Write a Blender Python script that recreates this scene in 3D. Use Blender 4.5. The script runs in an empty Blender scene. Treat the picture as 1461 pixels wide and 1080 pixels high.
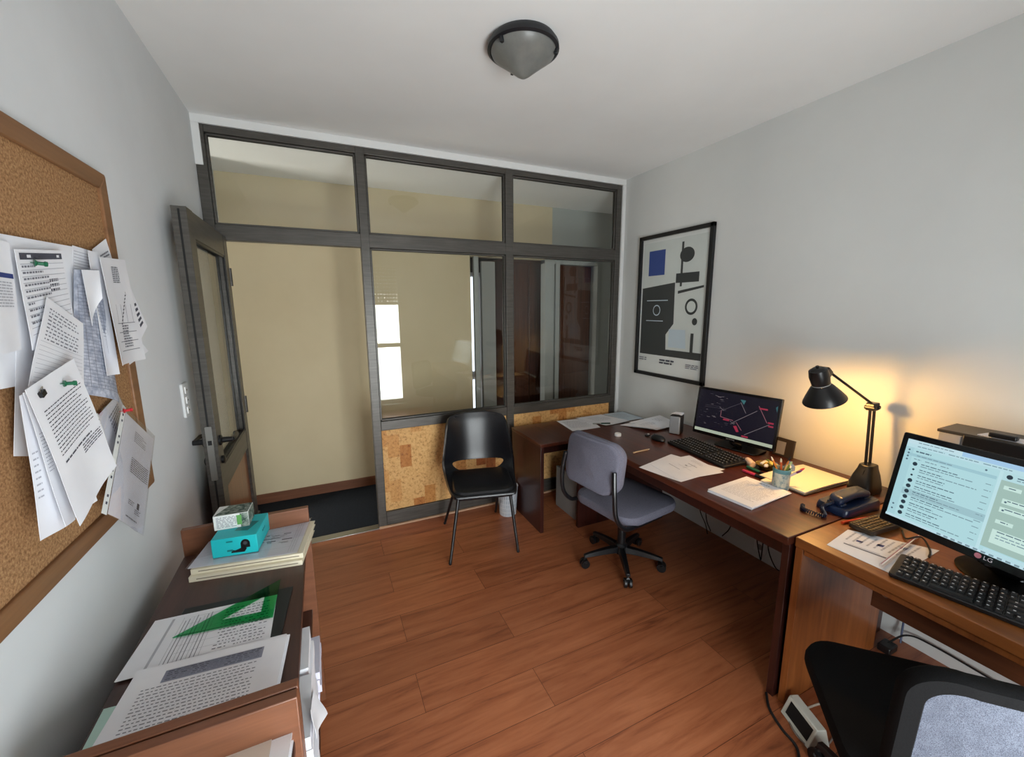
import bpy, math, random
from math import pi, sin, cos, radians
from mathutils import Vector, Matrix
S = bpy.context.scene
COL = S.collection
# ---------------------------------------------------------------- camera
W_ROOM, H_ROOM, BACK = 2.933, 2.6, -3.55
cam_d = bpy.data.cameras.new('camera'); cam = bpy.data.objects.new('camera', cam_d); COL.objects.link(cam)
cam_d.sensor_fit = 'HORIZONTAL'; cam_d.sensor_width = 36.0; cam_d.lens = 586.16 / 1461 * 36; cam_d.clip_start = .02
yaw, pit, rol = radians(24.77673), radians(9.77303), radians(-.36287)
fw = Vector((sin(yaw) * cos(pit), cos(yaw) * cos(pit), -sin(pit)))
r0 = Vector((cos(yaw), -sin(yaw), 0)); u0 = r0.cross(fw)
rr = cos(rol) * r0 + sin(rol) * u0; uu = -sin(rol) * r0 + cos(rol) * u0
m = Matrix((rr, uu, -fw)).transposed().to_4x4(); m.translation = Vector((.54769, -2.92409, 1.56597))
cam.matrix_world = m
S.camera = cam
# ---------------------------------------------------------------- world, daylight, exposure
wd = bpy.data.worlds.new('sky'); S.world = wd; wd.use_nodes = True
wn = wd.node_tree.nodes; bg = wn['Background']
bg.inputs[0].default_value = (.80, .90, 1.0, 1); bg.inputs[1].default_value = 4.5
def area(name, loc, rot, sx, sy, power, col):
    d = bpy.data.lights.new(name, 'AREA'); d.shape = 'RECTANGLE'; d.size = sx; d.size_y = sy; d.energy = power; d.color = col
    o = bpy.data.objects.new(name, d); COL.objects.link(o); o.location = loc; o.rotation_euler = rot
    return o
area('window_daylight', (1.22, BACK - .42, .85), (radians(108), 0, 0), 1.4, 2.0, 165, (.955, .98, 1.0))
area('corridor_fill', (-.9, .25, 1.0), (radians(90), 0, radians(-90)), .36, 1.3, 27, (1.0, .95, .86))  # unseen fill light added to brighten the beige corridor
S.view_settings.view_transform = 'Standard'; S.view_settings.look = 'None'
S.view_settings.exposure = 0.10; S.view_settings.gamma = 1.0; S.view_settings.use_curve_mapping = False
S.cycles.use_denoising = True
S.cycles.max_bounces = 10; S.cycles.diffuse_bounces = 6; S.cycles.transparent_max_bounces = 16
S.cycles.caustics_reflective = False; S.cycles.caustics_refractive = False
S.cycles.sample_clamp_indirect = 8
# ---------------------------------------------------------------- materials
def lin(c):
    return tuple((x / 255 / 12.92 if x / 255 <= .04045 else ((x / 255 + .055) / 1.055) ** 2.4) for x in c) + (1,)
MATS = {}
def mat(name, c, rough=.6, metal=0, spec=.5, emit=None, est=1, coat=0, alpha=None):
    if name in MATS: return MATS[name]
    M = bpy.data.materials.new(name); M.use_nodes = True; b = M.node_tree.nodes['Principled BSDF']
    b.inputs['Base Color'].default_value = lin(c); b.inputs['Roughness'].default_value = rough
    b.inputs['Metallic'].default_value = metal; b.inputs['Specular IOR Level'].default_value = spec
    if coat: b.inputs['Coat Weight'].default_value = coat; b.inputs['Coat Roughness'].default_value = .12
    if emit: b.inputs['Emission Color'].default_value = lin(emit); b.inputs['Emission Strength'].default_value = est
    if alpha is not None: b.inputs['Alpha'].default_value = alpha
    MATS[name] = M; return M
def nodes(M): return M.node_tree.nodes, M.node_tree.links, M.node_tree.nodes['Principled BSDF']
def ramp(N, stops):
    r = N.new('ShaderNodeValToRGB'); e = r.color_ramp.elements
    while len(e) < len(stops): e.new(.5)
    for i, (p, c) in enumerate(stops): e[i].position = p; e[i].color = lin(c)
    return r
def mapping(N, L, scale, rot=(0, 0, 0), coord='Object'):
    t = N.new('ShaderNodeTexCoord'); mp = N.new('ShaderNodeMapping'); L.new(t.outputs[coord], mp.inputs[0])
    mp.inputs['Scale'].default_value = scale; mp.inputs['Rotation'].default_value = rot; return mp
def bump(N, L, b, src, strength, dist=.002):
    bp = N.new('ShaderNodeBump'); bp.inputs['Strength'].default_value = strength; bp.inputs['Distance'].default_value = dist
    L.new(src, bp.inputs['Height']); L.new(bp.outputs[0], b.inputs['Normal'])
def noise_mat(name, stops, scale=(5, 5, 5), ns=4, detail=6, rough=.6, bmp=0, bdist=.002, spec=.5, coat=0, nrough=.6):
    M = mat(name, stops[0][1], rough, spec=spec, coat=coat); N, L, b = nodes(M)
    mp = mapping(N, L, scale); n = N.new('ShaderNodeTexNoise'); n.inputs['Scale'].default_value = ns; n.inputs['Detail'].default_value = detail
    n.inputs['Roughness'].default_value = nrough
    L.new(mp.outputs[0], n.inputs['Vector']); r = ramp(N, stops); L.new(n.outputs['Fac'], r.inputs[0]); L.new(r.outputs[0], b.inputs['Base Color'])
    if bmp: bump(N, L, b, n.outputs['Fac'], bmp, bdist)
    return M
def wood(name, dark, light, axis='y', rough=.35, ns=6, coat=.15):
    sc = {'x': (1.2, 22, 22), 'y': (22, 1.2, 22), 'z': (22, 22, 1.2)}[axis]
    return noise_mat(name, [(.30, dark), (.72, light)], sc, ns=1.6, detail=8, rough=rough, bmp=.04, coat=coat, nrough=.65)

M_WALL = noise_mat('wall_paint', [(.3, (214, 217, 219)), (.7, (221, 224, 226))], (1, 1, 1), 2.2, 4, .92, .15, .002, spec=.2)
M_WALLR = noise_mat('wall_paint_right', [(.3, (208, 210, 208)), (.7, (215, 217, 215))], (1, 1, 1), 1.6, 4, .92, .15, .002, spec=.2)
M_CEIL = noise_mat('ceiling_paint', [(.3, (236, 237, 236)), (.7, (242, 243, 242))], (1, 1, 1), 1.6, 4, .95, .1, .002, spec=.2)
M_BEIGE = noise_mat('corridor_paint', [(.3, (208, 192, 158)), (.7, (216, 201, 168))], (1, 1, 1), 1.6, 4, .9, .1, .002, spec=.2)
M_WHITE = mat('white_paint', (226, 227, 226), .55)
M_FRAME = noise_mat('bronze_aluminium', [(.3, (74, 71, 67)), (.7, (92, 89, 84))], (2, 2, 30), 3, 3, .38, spec=.5)
M_FRAME.node_tree.nodes['Principled BSDF'].inputs['Metallic'].default_value = .35
M_BLACK = mat('black_plastic', (16, 16, 18), .38)
M_BLACKM = mat('matt_black', (12, 12, 13), .7)
M_BLACKG = mat('gloss_black', (9, 9, 11), .12)
M_PAPER = noise_mat('paper', [(.3, (226, 227, 233)), (.7, (235, 236, 240))], (1, 1, 1), 8, 3, .85, spec=.2)
M_PAPERW = mat('warm_paper', (236, 226, 200), .85, spec=.2)
M_PAPERG = noise_mat('grey_printed_paper', [(.35, (150, 156, 172)), (.65, (190, 194, 206))], (1, 1, 1), 60, 2, .85, spec=.2)
M_INK = mat('grey_ink', (120, 122, 132), .8)
M_INKD = mat('dark_ink', (70, 72, 84), .8)
M_INKL = mat('light_ink', (178, 180, 188), .8)
M_NAVY = mat('navy_ink', (44, 58, 120), .7)
M_CHROME = mat('brushed_steel', (176, 176, 172), .3, 1)
M_CARPET = noise_mat('corridor_carpet', [(.3, (26, 29, 34)), (.7, (44, 48, 54))], (1, 1, 1), 260, 2, .97, .4, .003, spec=.1)
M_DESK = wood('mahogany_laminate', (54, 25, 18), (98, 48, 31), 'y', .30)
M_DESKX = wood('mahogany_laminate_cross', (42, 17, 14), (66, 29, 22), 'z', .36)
M_DARKW = wood('dark_shelf_wood', (52, 30, 24), (78, 47, 37), 'y', .42)
M_SHELFP = wood('brown_panel_wood', (104, 64, 44), (134, 86, 60), 'x', .4)
M_ORANGE = wood('orange_brown_veneer', (118, 66, 28), (156, 94, 46), 'y', .34)
M_ORANGEP = wood('orange_brown_panel', (112, 60, 26), (158, 94, 46), 'z', .34)
M_BROWN = wood('brown_door_veneer', (72, 40, 26), (112, 66, 44), 'z', .3)
M_FRAMEW = wood('board_frame_wood', (112, 76, 46), (142, 100, 64), 'y', .55)
def glass_mat(name, tint, ior=1.5, f0=.043):
    M = bpy.data.materials.new(name); M.use_nodes = True; N, L = M.node_tree.nodes, M.node_tree.links
    N.remove(N['Principled BSDF']); o = N['Material Output']
    t = N.new('ShaderNodeBsdfTransparent'); t.inputs[0].default_value = tint; g = N.new('ShaderNodeBsdfGlossy'); g.inputs['Roughness'].default_value = 0
    lw = N.new("ShaderNodeLayerWeight"); lw.inputs[0].default_value = .5; pw = N.new("ShaderNodeMath"); pw.operation = "POWER"; pw.inputs[1].default_value = 5; L.new(lw.outputs["Facing"], pw.inputs[0])
    f = N.new("ShaderNodeMath"); f.operation = "MULTIPLY_ADD"; f.inputs[1].default_value = 1 - f0; f.inputs[2].default_value = f0; L.new(pw.outputs[0], f.inputs[0]); mx = N.new("ShaderNodeMixShader")
    L.new(f.outputs[0], mx.inputs[0]); L.new(t.outputs[0], mx.inputs[1]); L.new(g.outputs[0], mx.inputs[2]); L.new(mx.outputs[0], o.inputs[0])
    MATS[name] = M; return M
M_GLASS = glass_mat('pane_glass', (.95, .96, .95, 1), 1.5)
M_SLEEVE = glass_mat('plastic_film', (.97, .97, .985, 1), 1.4)
M_GREENP = glass_mat('green_acrylic', (.34, .80, .54, 1), 1.45)
# laminate floor
def floor_mat():
    M = mat('laminate_floor', (140, 80, 50), .36, coat=.1); N, L, b = nodes(M)
    mp = mapping(N, L, (1, 1, 1)); br = N.new('ShaderNodeTexBrick'); L.new(mp.outputs[0], br.inputs['Vector'])
    br.inputs['Scale'].default_value = 1; br.inputs['Brick Width'].default_value = 1.28; br.inputs['Row Height'].default_value = .192
    br.inputs['Mortar Size'].default_value = .0012; br.inputs['Mortar Smooth'].default_value = .3; br.offset = .37
    br.inputs['Color1'].default_value = (.25, .25, .25, 1); br.inputs['Color2'].default_value = (.75, .75, .75, 1); br.inputs['Mortar'].default_value = (0, 0, 0, 1)
    mp2 = mapping(N, L, (1.1, 13, 1)); n = N.new('ShaderNodeTexNoise'); n.inputs['Scale'].default_value = 1.9; n.inputs['Detail'].default_value = 9; n.inputs['Roughness'].default_value = .68
    n.inputs['Distortion'].default_value = .6
    off = N.new('ShaderNodeVectorMath'); off.operation = 'ADD'; L.new(mp2.outputs[0], off.inputs[0])
    sc = N.new('ShaderNodeVectorMath'); sc.operation = 'SCALE'; sc.inputs['Scale'].default_value = 9; L.new(br.outputs['Color'], sc.inputs[0]); L.new(sc.outputs[0], off.inputs[1])
    L.new(off.outputs[0], n.inputs['Vector'])
    r = ramp(N, [(.26, (108, 57, 36)), (.45, (164, 96, 61)), (.75, (192, 122, 82))]); L.new(n.outputs['Fac'], r.inputs[0])
    mx = N.new('ShaderNodeMix'); mx.data_type = 'RGBA'; mx.blend_type = 'MULTIPLY'; mx.inputs['Factor'].default_value = 1
    r2 = ramp(N, [(0, (120, 110, 105)), (.2, (226, 222, 220)), (.8, (255, 255, 255))]); L.new(br.outputs['Color'], r2.inputs[0])
    L.new(r.outputs[0], mx.inputs[6]); L.new(r2.outputs[0], mx.inputs[7]); L.new(mx.outputs[2], b.inputs['Base Color'])
    bump(N, L, b, n.outputs['Fac'], .05); return M
M_FLOOR = floor_mat()
def cork_tile_mat():
    M = mat('cork_tiles', (200, 150, 90), .7, coat=.12); N, L, b = nodes(M)
    mp = mapping(N, L, (1, 1, 1), (radians(90), 0, radians(90))); br = N.new('ShaderNodeTexBrick'); L.new(mp.outputs[0], br.inputs['Vector'])
    br.inputs['Scale'].default_value = 1; br.inputs['Brick Width'].default_value = .17; br.inputs['Row Height'].default_value = .083; br.inputs['Mortar Size'].default_value = .0008
    br.inputs['Color1'].default_value = (0, 0, 0, 1); br.inputs['Color2'].default_value = (1, 1, 1, 1); br.inputs['Mortar'].default_value = (.3, .3, .3, 1); br.inputs['Bias'].default_value = 0
    n = N.new('ShaderNodeTexNoise'); n.inputs['Scale'].default_value = 55; n.inputs['Detail'].default_value = 8; n.inputs['Roughness'].default_value = .75; L.new(mp.outputs[0], n.inputs['Vector'])
    r = ramp(N, [(.32, (150, 98, 52)), (.46, (226, 178, 114)), (.7, (244, 206, 144))]); L.new(n.outputs['Fac'], r.inputs[0])
    r2 = ramp(N, [(0, (250, 246, 240)), (.68, (246, 240, 232)), (.86, (226, 196, 160)), (.97, (186, 132, 96))]); L.new(br.outputs['Color'], r2.inputs[0])
    mx = N.new('ShaderNodeMix'); mx.data_type = 'RGBA'; mx.blend_type = 'MULTIPLY'; mx.inputs['Factor'].default_value = 1
    L.new(r.outputs[0], mx.inputs[6]); L.new(r2.outputs[0], mx.inputs[7]); L.new(mx.outputs[2], b.inputs['Base Color']); return M
M_CORKT = cork_tile_mat()
M_CORK = noise_mat('pinboard_cork', [(.34, (128, 94, 64)), (.5, (160, 121, 84)), (.68, (186, 148, 106))], (1, 1, 1), 170, 5, .9, .2, .002, spec=.15)
M_FABRIC = noise_mat('grey_violet_fabric', [(.3, (96, 96, 110)), (.7, (126, 126, 140))], (1, 1, 1), 420, 2, .95, .35, .0015, spec=.1)
M_LEATHER = noise_mat('black_leatherette', [(.3, (13, 14, 18)), (.7, (20, 21, 26))], (1, 1, 1), 120, 3, .33, .08, .001)
M_DFAB = noise_mat('black_fabric', [(.3, (14, 14, 15)), (.7, (24, 24, 25))], (1, 1, 1), 500, 2, .95, .3, .001, spec=.15)
def mesh_fabric():
    M = mat('grey_mesh_weave', (120, 126, 142), .75); N, L, b = nodes(M)
    mp = mapping(N, L, (1, 1, 1), (0, 0, 0)); v = N.new('ShaderNodeTexVoronoi'); v.inputs['Scale'].default_value = 620; L.new(mp.outputs[0], v.inputs['Vector'])
    n = N.new('ShaderNodeTexNoise'); n.inputs['Scale'].default_value = 40; n.inputs['Detail'].default_value = 4; L.new(mp.outputs[0], n.inputs['Vector'])
    ad = N.new('ShaderNodeMath'); ad.operation = 'MULTIPLY_ADD'; L.new(n.outputs['Fac'], ad.inputs[0]); ad.inputs[1].default_value = .5; L.new(v.outputs['Distance'], ad.inputs[2])
    r = ramp(N, [(.30, (116, 122, 137)), (.65, (92, 98, 112)), (1.0, (66, 71, 85))]); L.new(ad.outputs[0], r.inputs[0]); L.new(r.outputs[0], b.inputs['Base Color'])
    bump(N, L, b, v.outputs['Distance'], .5, .0015); return M
M_MESH = mesh_fabric()
# ---------------------------------------------------------------- mesh builder
def V(*a): return Vector(a)
class B:
    def __init__(s): s.v = []; s.f = []; s.mi = []; s.m = []
    def idx(s, M):
        if M not in s.m: s.m.append(M)
        return s.m.index(M)
    def add(s, vs, fs, M):
        o = len(s.v); s.v += [Vector(p) for p in vs]; i = s.idx(M)
        for f in fs: s.f.append([o + k for k in f]); s.mi.append(i)
        return s
    def box(s, a, b, M, X=None):
        (x0, y0, z0), (x1, y1, z1) = a, b
        vs = [V(x, y, z) for z in (z0, z1) for y in (y0, y1) for x in (x0, x1)]
        if X: vs = [X @ p for p in vs]
        return s.add(vs, [(0, 2, 3, 1), (4, 5, 7, 6), (0, 1, 5, 4), (2, 6, 7, 3), (0, 4, 6, 2), (1, 3, 7, 5)], M)
    def prism(s, pts, z0, z1, M, X=None):
        n = len(pts); vs = [V(x, y, z0) for x, y in pts] + [V(x, y, z1) for x, y in pts]
        if X: vs = [X @ p for p in vs]
        fs = [tuple(range(n))[::-1], tuple(range(n, 2 * n))] + [(i, (i + 1) % n, n + (i + 1) % n, n + i) for i in range(n)]
        return s.add(vs, fs, M)
    def ring(s, rings, M, cap=True, closed=False):
        n = len(rings[0]); vs = [p for r in rings for p in r]; fs = []
        k = len(rings)
        for j in range(k if closed else k - 1):
            a, b2 = j * n, ((j + 1) % k) * n
            for i in range(n): fs.append((a + i, a + (i + 1) % n, b2 + (i + 1) % n, b2 + i))
        if cap and not closed: fs += [tuple(range(n))[::-1], tuple(range((k - 1) * n, k * n))]
        return s.add(vs, fs, M)
    def tube(s, path, r, M, n=10, cap=True, closed=False):
        path = [Vector(p) for p in path]; rings = []; k = len(path); up = None
        for i, p in enumerate(path):
            if closed: t = (path[(i + 1) % k] - path[i - 1]).normalized()
            else: t = (path[min(i + 1, k - 1)] - path[max(i - 1, 0)]).normalized()
            if up is None: up = V(0, 0, 1) if abs(t.z) < .9 else V(1, 0, 0)
            a = (up - t * up.dot(t)).normalized(); up = a; b2 = t.cross(a)
            q = r[i] if isinstance(r, (list, tuple)) else r
            rings.append([p + (a * cos(2 * pi * j / n) + b2 * sin(2 * pi * j / n)) * q for j in range(n)])
        return s.ring(rings, M, cap, closed)
    def lathe(s, prof, M, c=(0, 0, 0), ax=(0, 0, 1), n=28, cap=False):
        c = Vector(c); ax = Vector(ax).normalized(); a = (V(1, 0, 0) if abs(ax.x) < .9 else V(0, 1, 0)); a = (a - ax * a.dot(ax)).normalized(); b2 = ax.cross(a)
        rings = [[c + ax * z + (a * cos(2 * pi * j / n) + b2 * sin(2 * pi * j / n)) * max(r, 1e-5) for j in range(n)] for r, z in prof]
        return s.ring(rings, M, cap)
    def ball(s, c, r, M, n=14, sq=(1, 1, 1)):
        prof = [(sin(pi * i / 8), -cos(pi * i / 8)) for i in range(9)]; c = Vector(c)
        rings = [[c + V(q * r * cos(2 * pi * j / n) * sq[0], q * r * sin(2 * pi * j / n) * sq[1], z * r * sq[2]) for j in range(n)] for q, z in [(max(a, 1e-4), b2) for a, b2 in prof]]
        return s.ring(rings, M)
    def slab(s, f, nu, nv, t, M, M2=None):
        """closed thin sheet: f(u,v) -> point, thickness t along the normal"""
        def nrm(u, v):
            e = .01; a = f(min(u + e, 1), v) - f(max(u - e, 0), v); b2 = f(u, min(v + e, 1)) - f(u, max(v - e, 0)); q = b2.cross(a)
            return q.normalized()
        top = []; bot = []
        for j in range(nv + 1):
            for i in range(nu + 1):
                u, v = i / nu, j / nv; p = f(u, v); nn = nrm(u, v); top.append(p + nn * t * .5); bot.append(p - nn * t * .5)
        n = len(top); w = nu + 1; fs = []
        T = []; Bq = []
        for j in range(nv):
            for i in range(nu):
                a = j * w + i; T.append((a, a + w, a + w + 1, a + 1)); Bq.append((n + a, n + a + 1, n + a + w + 1, n + a + w))
        sk = []
        for i in range(nu): sk.append((i, i + 1, n + i + 1, n + i)); a = nv * w + i; sk.append((a, n + a, n + a + 1, a + 1))
        for j in range(nv): a = j * w; sk.append((a, n + a, n + a + w, a + w)); a = j * w + nu; sk.append((a, a + w, n + a + w, n + a))
        s.add(top + bot, T + sk, M) if M2 is None else s.add(top + bot, T + sk, M)
        o = len(s.v) - 2 * n; i2 = s.idx(M2 or M)
        for q in Bq: s.f.append([o + k for k in q]); s.mi.append(i2)
        s._f = f; s._n = nrm; s._t = t; return s
    def marks(s, ms, lift=.0006, k=2):
        """printed marks (u0,v0,u1,v1,material) on the last slab's front face"""
        for u0, v0, u1, v1, M in ms:
            kk = max(1, min(8, int((u1 - u0) * 10) + 1)); vs = []; fs = []
            for i in range(kk + 1):
                u = u0 + (u1 - u0) * i / kk
                for v in (v0, v1): vs.append(s._f(u, v) + s._n(u, v) * (s._t * .5 + lift))
            for i in range(kk): fs.append((2 * i, 2 * i + 1, 2 * i + 3, 2 * i + 2))
            s.add(vs, fs, M)
        return s
    def build(s, name, parent=None, loc=None, rot=None, bevel=0, seg=2, sub=0, smooth=35, label=None):
        me = bpy.data.meshes.new(name); me.from_pydata([tuple(p) for p in s.v], [], s.f)
        for M in s.m: me.materials.append(M)
        me.polygons.foreach_set('material_index', s.mi)
        if smooth: me.polygons.foreach_set('use_smooth', [True] * len(me.polygons))
        me.update()
        if smooth: me.set_sharp_from_angle(angle=radians(smooth))
        o = bpy.data.objects.new(name, me); COL.objects.link(o)
        if parent: o.parent = parent
        if loc is not None: o.location = loc
        if rot is not None: o.rotation_euler = rot
        if bevel:
            md = o.modifiers.new('bevel', 'BEVEL'); md.width = bevel; md.segments = seg; md.limit_method = 'ANGLE'; md.angle_limit = radians(40); md.harden_normals = False
        if sub: md = o.modifiers.new('sub', 'SUBSURF'); md.levels = sub; md.render_levels = sub
        if label: o['label'] = label
        return o
def thing(name, label, cat, loc=(0, 0, 0), rz=0, group=None):
    o = bpy.data.objects.new(name, None); o.empty_display_size = .05; COL.objects.link(o); o.location = loc; o.rotation_euler = (0, 0, rz)
    return tag(o, label, cat, group)
def tag(o, label, cat, group=None):
    o['label'] = label; o['category'] = cat
    if group: o['group'] = group
    return o
def struct(o): o['kind'] = 'structure'; return o
def dup(o, parent, loc=None, rot=None):
    c = o.copy(); COL.objects.link(c); c.parent = parent
    if loc is not None: c.location = loc
    if rot is not None: c.rotation_euler = rot
    return c
def dup_tree(root, label, group=None, loc=None, rot=None):
    c = root.copy(); COL.objects.link(c); c['label'] = label
    if group: c['group'] = group
    if loc is not None: c.location = loc
    if rot is not None: c.rotation_euler = rot
    for ch in list(root.children):
        d = dup(ch, c)
        for g in list(ch.children): dup(g, d)
    return c
def rrect(w, h, r, n=6, cx=0, cy=0):
    out = []
    for sx, sy, a0 in ((1, 1, 0), (-1, 1, 90), (-1, -1, 180), (1, -1, 270)):
        for i in range(n + 1):
            a = radians(a0 + 90 * i / n); out.append((cx + sx * (w / 2 - r) + r * cos(a), cy + sy * (h / 2 - r) + r * sin(a)))
    return out
def bez(pts, n=8):
    """Catmull-Rom through points"""
    P = [Vector(p) for p in pts]; P = [2 * P[0] - P[1]] + P + [2 * P[-1] - P[-2]]; out = []
    for i in range(1, len(P) - 2):
        for k in range(n):
            t = k / n; a, b2, c, d = P[i - 1:i + 3]
            out.append(.5 * ((2 * b2) + (c - a) * t + (2 * a - 5 * b2 + 4 * c - d) * t * t + (3 * b2 - a - 3 * c + d) * t ** 3))
    return out + [P[-2]]
def text_lines(seed, u0, v0, u1, v1, n, M=None, fill=.5, ragged=.25, wl=(.03, .10), gap=.014):
    R = random.Random(seed); out = []; M = M or M_INK; h = (v1 - v0) / n
    for i in range(n):
        u = u0; end = u1 - (R.random() * ragged * (u1 - u0) if R.random() < .4 else 0); v = v0 + i * h
        while u < end:
            w = R.uniform(*wl); w = min(w, end - u)
            if w > .008: out.append((u, v, u + w, v + h * fill, M))
            u += w + gap
    return out
def rules(u0, v0, u1, v1, n, M, t=.004):
    return [(u0, v0 + (v1 - v0) * i / n - t / 2, u1, v0 + (v1 - v0) * i / n + t / 2, M) for i in range(n + 1)]
def cols(u0, v0, u1, v1, n, M, t=.004):
    return [(u0 + (u1 - u0) * i / n - t / 2, v0, u0 + (u1 - u0) * i / n + t / 2, v1, M) for i in range(n + 1)]
def sheet(name, label, cat, P, marks=(), group=None, M=None, curl=0, wave=0, seed=0, t=.0007, nu=10, nv=12, lift=.0006, up=None):
    """P = TL, TR, BR, BL world corners of a sheet; curl bows it along its face, wave ripples it"""
    P = [Vector(p) for p in P]; c = sum(P, Vector()) / 4; Q = [p - c for p in P]
    N = (Q[3] - Q[0]).cross(Q[1] - Q[0]).normalized(); R = random.Random(seed); ph, ph2 = R.random() * 6, R.random() * 6
    def f(u, v):
        a = Q[0].lerp(Q[1], u); b2 = Q[3].lerp(Q[2], u); p = a.lerp(b2, v)
        return p + N * (curl * 4 * (u - .5) ** 2 * v + wave * sin(u * 5 + ph) * (v * .8 + .1) + wave * .5 * sin(v * 6 + ph2) * v)
    b = B().slab(f, nu, nv, t, M or M_PAPER); b.marks(marks, lift); o = b.build(name, loc=c)
    return tag(o, label, cat, group)
# ================================================================ SETTING
WX = W_ROOM; CY = .80; T = .12
struct(B().box((-.1, BACK - .1, -.08), (WX + .1, -.02, 0), M_FLOOR).build('floor', smooth=0))
struct(B().box((-1.2, -.02, -.09), (4.2, 3.0, -.006), M_CARPET).build('floor_corridor', smooth=0))
struct(B().box((-.1, BACK - .1, H_ROOM), (WX + .1, .03, H_ROOM + .1), M_CEIL).build('ceiling', smooth=0))
struct(B().box((-1.2, .03, 2.54), (4.2, 3.0, 2.64), M_CEIL).build('ceiling_corridor', smooth=0))
struct(B().box((-.1, BACK - .1, 0), (0, .03, H_ROOM), M_WALL).build('wall_left', smooth=0))
struct(B().box((WX, BACK - .1, 0), (WX + .1, .03, H_ROOM), M_WALLR).build('wall_right', smooth=0))
# back wall with the window that lights the room
WXA, WXB, WZA, WZB = .72, 1.70, .10, 2.22
b = B()
b.box((-.1, BACK - .12, 0), (WXA, BACK, H_ROOM), M_WALL); b.box((WXB, BACK - .12, 0), (WX + .1, BACK, H_ROOM), M_WALL)
b.box((WXA, BACK - .12, WZB), (WXB, BACK, H_ROOM), M_WALL); b.box((WXA, BACK - .12, 0), (WXB, BACK, WZA), M_WALL)
struct(b.build('wall_back', smooth=0))
b = B(); y0, y1 = BACK - .08, BACK - .03
b.box((WXA, y0, WZA), (WXA + .05, y1, WZB), M_WHITE); b.box((WXB - .05, y0, WZA), (WXB, y1, WZB), M_WHITE)
b.box((WXA, y0, WZA), (WXB, y1, WZA + .06), M_WHITE); b.box((WXA, y0, WZB - .05), (WXB, y1, WZB), M_WHITE)
b.box((WXA, y0, .98), (WXB, y1, 1.04), M_WHITE); b.box((1.185, y0, WZA), (1.235, y1, WZB), M_WHITE)
win = struct(b.build('window_1', bevel=.004))
B().box((WXA + .01, BACK - .058, WZA + .01), (WXB - .01, BACK - .053, WZB - .01), M_GLASS).build('glass_pane', win, smooth=0)
b = B(); b.box((WXA - .02, BACK - .03, WZA - .03), (WXB + .02, BACK + .05, WZA), M_WHITE); b.build('window_sill', win, bevel=.004)
b = B(); M_SHUT = mat('shutter_slats', (214, 205, 182), .6)      # rolling shutter, drawn part way: slats joined by punched strips
z = WZB - .02
while z > 1.64:
    b.box((WXA + .03, BACK - .12, z - .046), (WXB - .03, BACK - .10, z), M_SHUT)
    zz = z - .053; x = WXA + .03
    while x < WXB - .03: b.box((x, BACK - .115, zz), (x + .028, BACK - .105, zz + .008), M_SHUT); x += .045
    z -= .053
b.build('roller_shutter', win, smooth=0)
# corridor beyond the glass
b = B(); b.box((-.06, CY, -.006), (1.845, CY + T, 2.54), M_BEIGE); b.box((1.845, CY, 2.04), (2.72, CY + T, 2.54), M_BEIGE)
struct(b.build('wall_corridor', smooth=0))
M_GREYW = mat('grey_corridor_paint', (176, 180, 176), .9)
b = B(); b.box((2.72, CY, 2.04), (4.1, CY + T, 2.54), M_GREYW); b.box((3.285, CY, 0), (4.1, CY + T, 2.04), M_GREYW)
struct(b.build('wall_corridor_end', smooth=0))
struct(B().box((-.16, .46, -.006), (-.06, CY + T, 2.54), M_WALL).build('wall_corridor_left', smooth=0))
struct(B().box((4.1, .03, -.006), (4.2, 3.0, 2.54), M_WALL).build('wall_corridor_right', smooth=0))
b = B(); b.box((WX + .1, -.07, -.006), (4.2, .03, 2.6), M_GREYW); b.box((-1.3, -.07, -.006), (-.1, .03, 2.6), M_GREYW); b.box((-1.3, .03, -.006), (-1.2, 3.0, 2.6), M_GREYW); struct(b.build('wall_corridor_light_seal', smooth=0))  # unseen walls added to keep sky light from leaking into the corridor
struct(B().box((-1.2, 2.9, -.006), (4.2, 3.0, 2.54), mat('far_wall', (120, 118, 112), .9)).build('wall_far', smooth=0))
struct(B().box((1.2, .92, -.006), (1.3, 2.9, 2.54), mat('far_wall', (120, 118, 112), .9)).build('wall_far_side', smooth=0))
struct(B().box((-.06, CY - .014, -.006), (1.845, CY, .075), M_SHELFP).build('baseboard_corridor', bevel=.003))
b = B()       # pale lining boards of the far doorways
b.box((1.886, CY + .01, 0), (1.935, CY + .05, 2.04), M_GREYW); b.box((1.965, CY + .02, 0), (2.105, CY + .06, 2.0), M_GREYW)
b.box((2.64, CY - .01, 0), (2.745, CY + .09, 2.04), M_GREYW); b.box((2.765, CY - .005, 0), (2.815, CY + .09, 2.04), M_GREYW); b.box((2.64, CY + .0, 2.0), (3.285, CY + .09, 2.05), M_GREYW)
struct(b.build('trim_far_doorway', bevel=.004))
d = struct(B().box((0, 0, .01), (.46, .04, 2.0), M_BROWN).box((.05, -.008, .12), (.41, .001, .85), M_BROWN).box((.05, -.008, .98), (.41, .001, 1.88), M_BROWN).build('door_2', loc=(2.86, CY + .06, 0), rot=(0, 0, radians(9)), bevel=.003))
wr = thing('wardrobe', 'tall brown wooden wardrobe seen through the glass beyond the corridor', 'wardrobe', (2.62, 1.25, -.006))
B().box((-.24, -.0, .0), (.36, .5, 2.1), M_BROWN).build('body', wr, bevel=.004)
for i in range(2): B().box((-.235 + i * .3, -.02, .08), (.055 + i * .3, 0, 2.05), M_BROWN).build('door', wr, bevel=.004)
bk = thing('bookcase', 'dark bookcase with files seen through the glass left of the tall brown wardrobe', 'bookcase', (2.05, 2.0, -.006))
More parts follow.
